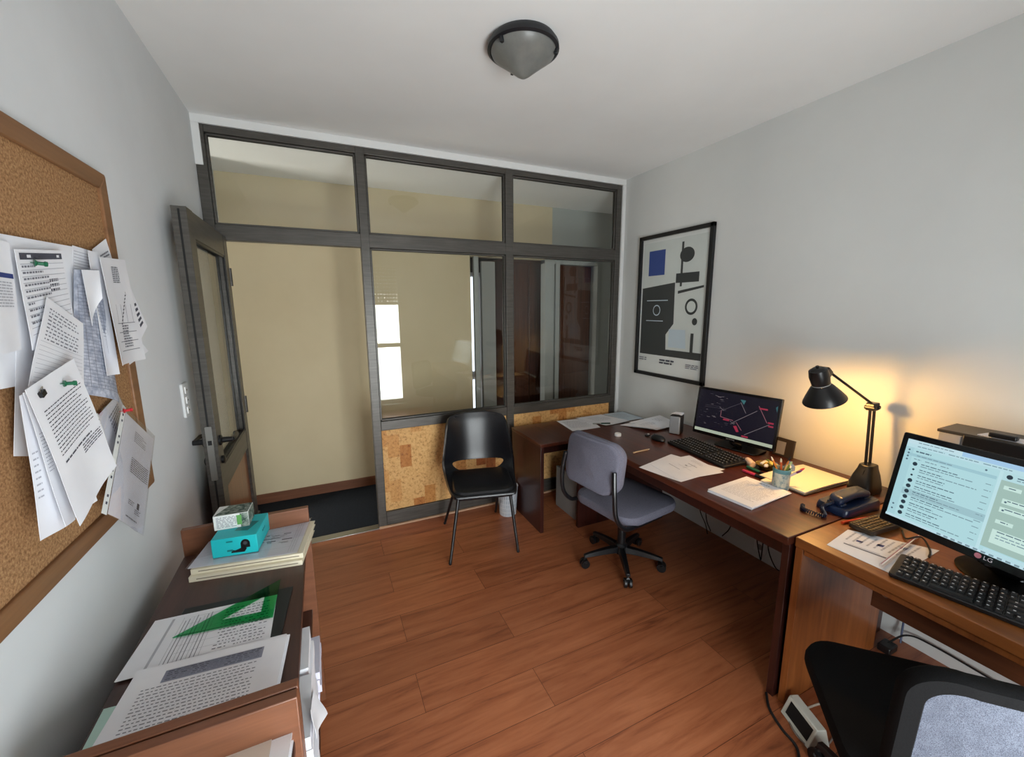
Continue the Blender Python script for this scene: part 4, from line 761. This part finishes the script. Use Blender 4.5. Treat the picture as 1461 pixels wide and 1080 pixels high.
# picture/calendar behind the monitor
pf = thing('desk_calendar', 'small dark frame with a grey page standing behind the monitor', 'frame', (2.895, -1.535, DZ1), radians(0))
Xp = Matrix.Rotation(radians(10), 4, 'Y'); B().box((-.010, -.055, 0), (.002, .055, .105), mat('dark_brown_frame', (58, 48, 40), .5), Xp).build('frame', pf, bevel=.002)
B().box((-.0125, -.010, .012), (-.010, .040, .085), mat('calendar_page', (150, 146, 146), .7), Xp).build('page', pf)
# ---------------------------------------------------------------- desk lamp
LB = (2.79, -1.977)
dl_ = thing('desk_lamp', 'lit black swing-arm desk lamp on the dark desk', 'lamp', (*LB, DZ1)); M_LAMP = mat('lamp_black', (15, 15, 17), .34)
rings = []
for z, hx, hy, ox in ((0, .060, .048, 0), (.012, .062, .050, 0), (.04, .060, .047, -.002), (.08, .050, .038, .004), (.108, .038, .030, .008), (.128, .033, .027, .010)): rings.append([V(ox + x, y, z) for x, y in rrect(hx * 2, hy * 2, min(hx, hy) * .55, 4)])
B().ring(rings, M_LAMP).build('base', dl_, bevel=.003)
B().prism(rrect(.030, .012, .003), 0, .004, mat('lamp_switch', (34, 34, 36), .4), Matrix.Translation(V(-.036, 0, .096)) @ Matrix.Rotation(radians(-70), 4, 'Y')).build('switch', dl_)
KN = V(.030, .026, .394); HD = V(-.190, .108, .560)
for s in (-1, 1): B().tube([V(.010 + s * .018, .004, .12), KN + V(s * .018, 0, 0)], .0062, M_LAMP, 8).build('lower_arm', dl_)
B().tube([KN + V(-.005, 0, .012), HD], .0056, M_LAMP, 8).build('upper_arm', dl_)
b = B(); b.prism(rrect(.052, .036, .008), -.016, .016, M_LAMP, Matrix.Translation(KN) @ Matrix.Rotation(radians(90), 4, 'X'))
for xx in (-.018, .018): b.lathe([(.010, -.021), (.010, .021)], M_LAMP, KN + V(xx, 0, -.004), (0, 1, 0), 14, True)
b.build('knee_joint', dl_, bevel=.002)
AX = V(.40, -.08, -1).normalized(); HC = HD + V(-.042, .018, -.010)
B().prism(rrect(.026, .046, .006), -.014, .014, M_LAMP, Matrix.Translation(HD + V(-.010, .002, -.001)) @ Matrix.Rotation(radians(35), 4, 'Y') @ Matrix.Rotation(radians(90), 4, 'Z')).build('head_joint', dl_, bevel=.003)
B().lathe([(0, -.030), (.020, -.030), (.026, -.026), (.030, -.022), (.036, -.020), (.040, .010), (.036, .050), (.034, .056)], M_LAMP, HC, AX, 28).build('socket_housing', dl_)
B().lathe([(.036, .056), (.044, .064), (.066, .098), (.084, .130), (.0845, .134), (.082, .133), (.064, .100), (.042, .067), (.030, .058)], M_LAMP, HC, AX, 36).build('lamp_shade', dl_)
B().lathe([(.0372, .049), (.0378, .0505), (.0372, .052)], mat('band_grey', (170, 170, 172), .4), HC, AX, 28).build('band', dl_)
B().lathe([(.006, -.040), (.008, -.036), (.006, -.029)], M_LAMP, HC, AX, 12, True).build('knob', dl_)
BC = HC + AX * .098
B().ball(BC, .024, mat('bulb', (255, 220, 160), .3, emit=(255, 196, 110), est=14), 14).build('bulb', dl_)
pl_ = bpy.data.lights.new('lamp_light', 'POINT'); pl_.energy = 10; pl_.color = (1, .53, .15); pl_.shadow_soft_size = .028
po = bpy.data.objects.new('lamp_light', pl_); COL.objects.link(po); po.location = Vector(dl_.location) + BC + AX * .034
# ---------------------------------------------------------------- telephone
ph = thing('telephone', 'dark blue corded telephone between the two desks', 'telephone', (2.530, -2.040, DZ1), radians(-4)); M_PH = mat('phone_blue', (20, 36, 66), .28)
rings = []
for z, k, k2 in ((0, 1, 1), (.004, 1.02, 1.02), (.020, 1.0, 1.0), (.032, .96, .94)): rings.append([V(x, y, z + (x + .115) * .06 * (z > .01)) for x, y in rrect(.225 * k, .125 * k2, .02, 4)])
B().ring(rings, M_PH).build('body', ph, bevel=.002)
path = [V(-.100, .0, .046), V(-.085, 0, .055), V(-.03, 0, .064), V(.035, 0, .066), V(.092, 0, .060), V(.105, 0, .050)]
rings = []
for i, p in enumerate(path): hw = (.024, .034, .030, .030, .034, .024)[i]; hz_ = (.012, .017, .013, .013, .017, .012)[i]; rings.append([p + V(x * .25, x, y) for x, y in rrect(hw * 2, hz_ * 2, hz_ * .8, 4)])
B().ring(rings, M_PH).build('handset', ph, sub=1); B().box((-.095, -.03, .028), (-.06, .03, .044), M_PH).box((.06, -.03, .034), (.10, .03, .050), M_PH).build('cradle', ph, bevel=.006)
cp = bez([(-.100, .0, .044), (-.135, .02, .02), (-.185, -.02, .011), (-.205, .045, .010), (-.17, .075, .010)], 60); tw = []
for i, p in enumerate(cp):
    a = i * 1.05; t = (cp[min(i + 1, len(cp) - 1)] - cp[max(i - 1, 0)]).normalized(); s_ = t.cross(V(0, 0, 1)).normalized(); tw.append(p + (s_ * cos(a) + V(0, 0, 1) * sin(a)) * .0075)
B().tube(tw, .0021, mat('cord_navy', (16, 24, 48), .4), 5).build('coiled_cord', ph)
# ---------------------------------------------------------------- things on the orange desk
rp = thing('pen', 'orange-red pen lying behind the calculator', 'pen', (2.452, -2.122, DZ1 + .006), radians(-10)); B().tube([(-.095, 0, 0), (.05, 0, 0)], .0055, mat('pen_orange_red', (204, 74, 38), .4), 8).build('barrel', rp); B().tube([(.05, 0, 0), (.10, 0, 0), (.115, 0, 0)], [.006, .006, .002], mat('pen_orange_red2', (220, 96, 50), .4), 8).build('cap', rp)
def printed(seed): return text_lines(seed, .08, .10, .42, .55, 3, M_INK, .16, .2) + [(.10, .62, .62, .70, M_INKL)]
A4('paper', 'white printed sheet under the clear scale ruler', 'paper', [(2.145, -2.165, .001), (2.33, -2.140, .001), (2.46, -2.355, .001), (2.150, -2.365, .001)], DZ1, [(.30, .14, .34, .70, M_INK), (.36, .2, .375, .6, M_INKL)] + [(.55, .22, .62, .30, M_NAVY), (.62, .45, .70, .53, M_NAVY), (.74, .68, .82, .75, M_NAVY)] + text_lines(91, .5, .1, .95, .9, 9, M_INKL, .3), None, seed=91)
rl = thing('scale_ruler', 'clear scale ruler with a red line lying on the printed sheet', 'ruler', (2.330, -2.300, DZ1 + .007), radians(6))
B().prism([(-.17, -.006), (.17, -.006), (.17, .006), (-.17, .006)], -.004, .004, M_SLEEVE).prism([(-.17, -.012), (-.17, .012), (-.17, .0), (-.17, -.0)], 0, 0, M_SLEEVE).build('ruler_body', rl, smooth=0)
B().box((-.168, -.0035, .0042), (.168, -.0005, .0046), M_PAPER).box((-.168, .001, .0042), (.168, .0026, .0046), mat('ruler_line', (150, 60, 90), .5)).build('ruler_lines', rl, smooth=0)
ca = thing('calculator', 'dark calculator with rows of keys beside the telephone', 'calculator', (2.445, -2.178, DZ1 + .006), radians(-4)); B().prism(rrect(.205, .082, .010), 0, .018, mat('calculator_brown', (46, 36, 26), .4)).build('case', ca, bevel=.003)
B().box((.055, -.026, .018), (.092, .026, .0188), mat('lcd', (96, 98, 80), .25)).build('display', ca)
kb = B().box((-.006, -.0045, 0), (.006, .0045, .003), mat('calculator_key', (104, 84, 52), .5)).build('key', ca, loc=(-.09, -.028, .0182), bevel=.001)
for i in range(9):
    for j in range(5):
        if i or j: dup(kb, ca, (-.09 + i * .0165, -.028 + j * .014, .0182))
pr = thing('printer', 'printer behind the chat monitor with a sheet on its lid', 'printer', (2.835, -2.475, DZ1)); zt = .366
M_PRD = mat('printer_dark', (52, 50, 48), .4); M_PRW = mat('printer_white', (176, 174, 172), .45)
B().box((-.078, -.26, 0), (.078, .27, zt - .052), M_PRW).build('body', pr, bevel=.006); B().box((-.084, -.266, zt - .012), (.084, .276, zt), M_PRD).build('lid', pr, bevel=.003)
B().box((-.086, .205, zt - .050), (-.070, .268, zt - .014), M_PRW).box((-.080, -.26, zt - .052), (.080, .27, zt - .012), M_PRW).build('white_band', pr, bevel=.002); B().box((-.092, -.262, zt - .06), (-.080, .198, zt - .004), M_BLACK).build('front_panel', pr, bevel=.003)
tag(B().prism([(-.032, -.09), (.026, -.11), (.032, .10), (-.030, .11)], 0, .003, M_PAPER).build('paper', loc=(2.80, -2.415, DZ1 + zt), rot=(0, 0, 0)), 'white sheet lying on the printer lid', 'paper')
tag(B().box((-.014, -.035, 0), (.014, .035, .018), M_BLACK).build('stapler', loc=(2.772, -2.37, DZ1 + zt + .0032), bevel=.004), 'small black stapler on the printer lid', 'stapler')
def cable(label, pts, r=.0032, M=None, n=8): return tag(B().tube(bez(pts, n), r, M or M_BLACKM, 6).build('cable'), label, 'cable')
cable('thin dark cables tangled under the left end of the chat monitor', [(2.50, -2.235, DZ1 + .004), (2.44, -2.27, DZ1 + .006), (2.47, -2.30, DZ1 + .02), (2.43, -2.34, DZ1 + .004), (2.37, -2.36, DZ1 + .004)], .003)
# ================================================================ CHAIRS
def shell_chair():
    c0 = V(1.452, -.455, 0); r = thing('shell_chair', 'black leatherette shell chair standing against the cork partition', 'chair', c0, radians(-13))
    prof = [(-.235, .397), (-.238, .412), (-.225, .424), (-.16, .424), (-.05, .415), (.05, .412), (.12, .420), (.168, .448), (.190, .486), (.202, .535), (.212, .612), (.222, .695), (.234, .77), (.246, .815), (.252, .832), (.262, .835)]
    hw = [.160, .178, .192, .212, .224, .231, .236, .237, .234, .228, .220, .212, .203, .190, .168, .140]
    rise = [0, 0, .0, .006, .024, .050, .074, .080, .064, .042, .022, .006, 0, -.004, -.012, -.018]
    wrap = [0, 0, 0, 0, .004, .016, .040, .070, .092, .100, .094, .080, .064, .046, .032, .022]
    n = len(prof) - 1
    def smp(a, t):
        i = min(int(t), n - 1); q = t - i; g = lambda k: a[min(max(k, 0), n)]; A0, B0, C0, D0 = g(i - 1), g(i), g(i + 1), g(i + 2)
        return .5 * (2 * B0 + (C0 - A0) * q + (2 * A0 - 5 * B0 + 4 * C0 - D0) * q * q + (3 * B0 - A0 - 3 * C0 + D0) * q ** 3)
    def P(u, t):
        y = smp([p[0] for p in prof], t); z = smp([p[1] for p in prof], t); w = smp(hw, t); a = abs(u) ** 2.6
        return V(u * w, y - smp(wrap, t) * a, z + smp(rise, t) * a)
    NU, NV = 40, 90; hc_t, hc_u, rt_, ru = 7.30, .70, 1.0, .76      # opening between seat and backrest
    def inside(u, t): return (abs(u) / ru) ** 3.2 + (abs(t - hc_t) / rt_) ** 2.2 < 1
    vid = {}; vs = []; fs = []
    gu = [-1 + 2 * i / NU for i in range(NU + 1)]; gt = [n * j / NV for j in range(NV + 1)]
    keep = {}
    for j in range(NV):
        for i in range(NU):
            if not inside((gu[i] + gu[i + 1]) / 2, (gt[j] + gt[j + 1]) / 2): keep[(i, j)] = 1
    cnt = {}
    for (i, j) in keep:
        for a in ((i, j), (i + 1, j), (i + 1, j + 1), (i, j + 1)): cnt[a] = cnt.get(a, 0) + 1
    for (i, j), k in cnt.items():
        u, t = gu[i], gt[j]
        if k < 4 and 0 < i < NU and 0 < j < NV:        # rim of the opening: snap to the smooth curve
            du, dt = u, t - hc_t; lo, hi = .3, 2.0
            for _ in range(24):
                mid = (lo + hi) / 2
                if inside(du * mid, hc_t + dt * mid): lo = mid
                else: hi = mid
            u, t = du * lo, hc_t + dt * lo
        vid[(i, j)] = len(vs); vs.append(P(u, t))
    for (i, j) in keep: fs.append([vid[a] for a in ((i, j), (i + 1, j), (i + 1, j + 1), (i, j + 1))])
    o = B().add(vs, fs, M_LEATHER).build('shell', r, smooth=60)
    md_ = o.modifiers.new('thick', 'SOLIDIFY'); md_.thickness = .022; md_.offset = -1; md_.use_rim = True
    md_ = o.modifiers.new('bev', 'BEVEL'); md_.width = .007; md_.segments = 2; md_.limit_method = 'ANGLE'; md_.angle_limit = radians(50)
    rings = []
    for z, k in ((.0, .97), (.010, 1.0), (.022, .95), (.027, .80)): rings.append([V(x * k, y * k - .045, .412 + z + .010 * (abs(x) / .19) ** 2 + .012 * max(0, (y + .02) / .16)) for x, y in rrect(.395, .36, .07, 6)])
    B().ring(rings, M_LEATHER).build('seat_cushion', r, bevel=0)
    for (tx, ty, bx_, by) in ((-.165, -.17, -.235, -.265), (.165, -.17, .205, -.225), (-.15, .11, -.245, .235), (.15, .11, .150, .330)):
        B().tube([(tx, ty, .402), (tx + (bx_ - tx) * .06, ty + (by - ty) * .06, .372), (bx_, by, .004)], [.0105, .0105, .009], M_BLACK, 10).lathe([(.0085, 0), (.0095, .002), (.0095, .012), (.008, .014)], M_BLACKM, (bx_, by, 0), n=10, cap=True).build('leg', r)
    B().box((-.16, -.175, .390), (.16, -.160, .402), M_BLACK).box((-.15, .105, .386), (.15, .120, .398), M_BLACK).box((-.012, -.17, .388), (.012, .115, .398), M_BLACK).build('underframe', r, bevel=.002)
shell_chair()
def star_base(r, rad, arms, off, M, hub_h=.10, z=.085):
    b = B(); b.lathe([(.030, .06), (.036, .065), (.036, hub_h + .02), (.028, hub_h + .03)], M, n=18, cap=True); b.build('hub', r)
    first = None
    for k in range(arms):
        a = radians(off + 360 / arms * k); d = V(cos(a), sin(a), 0); s_ = V(-sin(a), cos(a), 0)
        rings = []
        for q, w, h0, h1 in ((.02, .024, .075, .112), (.10, .021, .074, .108), (rad * .8, .017, .070, .094), (rad, .014, .066, .084)): rings.append([d * q + s_ * x + V(0, 0, zz) for x, zz in ((-w, h0), (w, h0), (w * .7, h1), (-w * .7, h1))])
        arm = B().ring(rings, M).build('base_arm', r, bevel=.003)
        c = B(); p = d * (rad - .005)
        for sg in (-1, 1): c.lathe([(.012, -.008), (.026, -.008), (.027, -.004), (.027, .004), (.026, .008), (.012, .008)], M_BLACK, p + s_ * sg * .014 + V(0, 0, .027), s_, 18, True)
        c.tube([p + V(0, 0, .026), p + V(0, 0, .07)], .006, M_BLACKM, 8); c.tube([p + s_ * -.022 + V(0, 0, .036), p + V(0, 0, .056), p + s_ * .022 + V(0, 0, .036)], .008, M_BLACK, 8); c.build('caster', arm)
def cushion(w, d, t, rad, M, crown=.012, bow=0, n=7):
    """soft slab in local x,y with rounded edges"""
    rings = []
    for k, z in ((.90, -t / 2), (.975, -t / 2 + t * .12), (1, -t * .12), (1, t * .12), (.975, t / 2 - t * .12), (.90, t / 2), (.55, t / 2 + crown * .8), (.15, t / 2 + crown)):
        rings.append([V(x, y, z + bow * (2 * x / w) ** 2) for x, y in [(p[0] * (1 - (1 - k) * d / w) if k > .8 else p[0] * k, p[1] * k) for p in rrect(w, d, rad, n)]])
    return B().ring(rings, M)
# grey task chair -----------------------------------------------------------------
tc = thing('office_chair', 'grey violet fabric office chair pushed to the dark desk', 'office chair', (2.135, -1.085, 0), radians(8))
M_CHB = mat('chair_black', (20, 21, 24), .3)
star_base(tc, .245, 5, -128, M_CHB)
B().tube([(0, 0, .10), (0, 0, .26)], .026, M_CHB, 16).tube([(0, 0, .24), (0, 0, .40)], .015, M_CHROME, 12).build('gas_column', tc)
B().box((-.12, -.07, .372), (.10, .07, .402), M_CHB).build('mechanism', tc, bevel=.008)
cushion(.45, .46, .062, .09, M_FABRIC, .014).build('seat', tc, loc=(-.01, -.025, .428), bevel=0)
B().prism(rrect(.42, .43, .08, 6), .396, .412, M_CHB, Matrix.Translation(V(-.01, -.025, 0))).build('seat_pan', tc, bevel=.004)
Xb = Matrix.Translation(V(-.315, -.028, .733)) @ Matrix.Rotation(radians(8), 4, 'Y') @ Matrix.Rotation(radians(-90), 4, 'Y') @ Matrix.Rotation(radians(90), 4, 'Z')
bk_ = cushion(.405, .285, .055, .080, M_FABRIC, .006, .045); bk_.v = [Xb @ (V(p.x, p.y, -p.z)) for p in bk_.v]; bk_.f = [q[::-1] for q in bk_.f]; bk_.build('backrest', tc)
sh = cushion(.395, .275, .020, .077, M_FABRIC, .004, .045); sh.v = [Xb @ V(p.x, p.y, -p.z) + V(-.028, 0, 0) for p in sh.v]; sh.f = [q[::-1] for q in sh.f]; sh.build('back_cover', tc)
for s in (1, -1):
    p = [V(-.322, -.028 + s * .190, .735), V(-.332, -.028 + s * .206, .62), V(-.322, -.028 + s * .212, .50), V(-.27, -.028 + s * .214, .425), V(-.20, -.028 + s * .212, .402), V(.05, -.028 + s * .205, .398)]
    B().tube(bez(p, 6), .0125, M_CHB, 10).build('back_support', tc)
# mesh chair by the camera ------------------------------------------------------------
mc = thing('office_chair', 'black office chair with grey mesh back, at the lower right', 'office chair', (1.925, -2.560, 0), radians(44))
star_base(mc, .28, 5, 30, M_CHB)
B().tube([(0, 0, .10), (0, 0, .27)], .027, M_BLACK, 16).tube([(0, 0, .25), (0, 0, .41)], .015, M_CHROME, 12).build('gas_column', mc); B().box((-.13, -.08, .375), (.10, .08, .405), M_BLACK).build('mechanism', mc, bevel=.008)
cushion(.49, .47, .065, .10, M_DFAB, .012).build('seat', mc, loc=(.02, 0, .438)); B().prism(rrect(.45, .43, .09, 6), .402, .416, M_BLACK, Matrix.Translation(V(.02, 0, 0))).build('seat_pan', mc, bevel=.004)
bw, bh, bc = .47, .37, V(-.275, -.038, .655)
Xm = Matrix.Translation(bc) @ Matrix.Rotation(radians(-4), 4, 'Y') @ Matrix.Rotation(radians(-90), 4, 'Y') @ Matrix.Rotation(radians(90), 4, 'Z')
def curve(p): return Xm @ V(p.x, p.y, p.z - .05 * (2 * p.x / bw) ** 2)
b = B(); out, inn_ = rrect(bw, bh, .09, 10), rrect(bw - .075, bh - .070, .065, 10); NN = len(out); vs = []
for (k, z) in ((0, -.010), (.15, -.019), (.85, -.017), (1, -.008), (1, .008), (.85, .017), (.15, .019), (0, .010)):
    vs += [curve(V(o_[0] + (i_[0] - o_[0]) * k, o_[1] + (i_[1] - o_[1]) * k, z)) for o_, i_ in zip(out, inn_)]
b.add(vs, [(r_ * NN + i, r_ * NN + (i + 1) % NN, ((r_ + 1) % 8) * NN + (i + 1) % NN, ((r_ + 1) % 8) * NN + i) for r_ in range(8) for i in range(NN)], M_DFAB); b.build('back_frame', mc)
b = B(); vs = []; fs = []
for z in (.004, -.004):
    for k in (1.0, .75, .5, .25, .02): vs += [curve(V(x * k, y * k, z)) for x, y in rrect(bw - .069, bh - .064, .067, 10)]
for s_ in range(2):
    for r_ in range(4):
        for i in range(NN): a = (s_ * 5 + r_) * NN; q = (a + i, a + (i + 1) % NN, a + NN + (i + 1) % NN, a + NN + i); fs.append(q if s_ == 0 else q[::-1])
b.add(vs, fs, M_MESH); b.build('mesh_panel', mc)
B().tube(bez([(-.05, 0, .390), (-.20, 0, .385), (-.285, 0, .42), (-.305, 0, .50), (-.315, 0, .60)], 6), .020, M_BLACK, 10).build('back_support', mc)
# ================================================================ FLOOR THINGS
bn = thing('waste_basket', 'grey-blue patterned waste basket between the shell chair and side desk', 'waste basket', (1.752, -.222, 0))
def bin_mat():
    M = mat('basket_weave', (170, 180, 190), .6); N, L, b = nodes(M); t = N.new('ShaderNodeTexCoord'); sx = N.new('ShaderNodeSeparateXYZ'); L.new(t.outputs['Object'], sx.inputs[0])
    at = N.new('ShaderNodeMath'); at.operation = 'ARCTAN2'; L.new(sx.outputs[0], at.inputs[0]); L.new(sx.outputs[1], at.inputs[1]); ml = N.new('ShaderNodeMath'); ml.operation = 'MULTIPLY'; ml.inputs[1].default_value = .07; L.new(at.outputs[0], ml.inputs[0])
    cb_ = N.new('ShaderNodeCombineXYZ'); L.new(ml.outputs[0], cb_.inputs[0]); L.new(sx.outputs[2], cb_.inputs[1]); br = N.new('ShaderNodeTexBrick'); L.new(cb_.outputs[0], br.inputs['Vector']); br.inputs['Scale'].default_value = 1; br.inputs['Brick Width'].default_value = .016; br.inputs['Row Height'].default_value = .034; br.inputs['Mortar Size'].default_value = .003; br.offset = 0
    br.inputs['Color1'].default_value = lin((186, 196, 206)); br.inputs['Color2'].default_value = lin((166, 178, 190)); br.inputs['Mortar'].default_value = lin((208, 214, 218)); L.new(br.outputs['Color'], b.inputs['Base Color']); return M
B().lathe([(0, 0), (.062, 0), (.064, .004), (.078, .222), (.081, .226), (.080, .230), (.075, .228), (.060, .008), (0, .008)], bin_mat(), n=36).build('basket', bn)
pb = thing('socket_box', 'white wedge-shaped socket box on the floor by the orange-brown desk', 'socket box', (2.080, -2.203, 0), radians(-112)); M_PBW = mat('box_white', (214, 216, 206), .4)
wB, dB, hB = .140, .085, .075     # local -y is the sloping face
B().add([V(-wB / 2, -dB / 2, 0), V(wB / 2, -dB / 2, 0), V(wB / 2, dB / 2, 0), V(-wB / 2, dB / 2, 0), V(-wB / 2, -dB / 2 + .030, hB), V(wB / 2, -dB / 2 + .030, hB), V(wB / 2, dB / 2 - .022, hB), V(-wB / 2, dB / 2 - .022, hB)], [(0, 3, 2, 1), (4, 5, 6, 7), (0, 1, 5, 4), (2, 3, 7, 6), (0, 4, 7, 3), (1, 2, 6, 5)], M_PBW).build('housing', pb, bevel=.003)
fz = lambda x, k: V(x, -dB / 2 + .030 * k - .0012, hB * k + .0005)
B().add([fz(-.052, .22), fz(.058, .22), fz(.058, .86), fz(-.052, .86)], [(0, 1, 2, 3)], M_BLACKM).build('socket_face', pb, smooth=0)
cable('black cable running along the floor by the orange-brown desk panel', [(2.09, -2.05, .005), (2.035, -2.10, .005), (2.00, -2.17, .005), (1.985, -2.23, .005), (1.94, -2.27, .005)], .005)
cable('grey cable looping round the white socket box', [(2.075, -2.14, .005), (2.03, -2.20, .004), (2.03, -2.255, .004), (2.10, -2.275, .004), (2.19, -2.25, .004), (2.25, -2.20, .004), (2.27, -2.15, .004)], .003, mat('cable_grey', (140, 130, 122), .5))
cable('pale cable on the floor behind the white socket box', [(2.17, -2.16, .005), (2.22, -2.19, .03), (2.235, -2.24, .02), (2.25, -2.30, .006)], .004, mat('cable_pale', (176, 166, 152), .5))
cable('dark cable hanging nearest the corner under the dark desk', [(2.915, -.98, .60), (2.905, -1.0, .30), (2.86, -1.04, .17), (2.905, -1.06, .05), (2.88, -1.1, .006)])
cable('dark cable hanging under the dark desk below the thin keyboard', [(2.915, -1.02, .60), (2.912, -1.04, .25), (2.87, -1.09, .12), (2.91, -1.10, .02)])
cable('dark cable slanting down the wall under the middle of the dark desk', [(2.915, -1.27, .60), (2.915, -1.27, .30), (2.915, -1.24, .12), (2.912, -1.19, .03)])
cable('dark cable under the dark desk, left of the last pair', [(2.915, -1.39, .60), (2.915, -1.40, .30), (2.912, -1.43, .12), (2.90, -1.47, .02)])
cable('straight dark cable under the right end of the dark desk', [(2.915, -1.465, .60), (2.915, -1.465, .30), (2.912, -1.465, .02)])
cable('dark cable looping at the right end under the dark desk', [(2.915, -1.53, .60), (2.915, -1.51, .25), (2.912, -1.50, .12), (2.90, -1.56, .03), (2.88, -1.62, .04)])
cable('blue cable hanging on the pale wall under the orange-brown desk', [(2.915, -2.16, .60), (2.915, -2.15, .30), (2.905, -2.15, .12), (2.88, -2.16, .02)], .004, mat('cable_blue', (40, 56, 96), .5))
cable('dark cable running across the pale wall under the orange-brown desk', [(2.80, -2.14, .03), (2.90, -2.17, .06), (2.915, -2.26, .07), (2.915, -2.5, .06), (2.915, -2.8, .05)], .004)
tag(B().box((-.035, -.025, 0), (.035, .025, .035), M_BLACK).build('power_adapter', loc=(2.80, -2.145, 0), bevel=.006), 'black power adapter on the floor under the orange-brown desk', 'adapter')
def socket(label, y, z, dark=False):
    r = thing('wall_socket', label, 'wall socket', (WX, y, z), 0, 'wall sockets under the dark desk'); Rm = Matrix.Rotation(radians(-90), 4, 'Y') @ Matrix.Rotation(radians(90), 4, 'Z')
    B().prism(rrect(.080, .070, .006), 0, .012, mat('switch_plate', (222, 224, 224), .4), Rm).build('plate', r, bevel=.002); B().lathe([(.018, .0125), (.018, .0132), (0, .0132)], mat('socket_grey', (150, 150, 150), .5), (0, 0, 0), (-1, 0, 0), 18).build('outlet', r)
socket('white wall socket under the dark desk near the grey chair', -.83, .42); socket('wall socket under the dark desk below its right end', -1.445, .09)
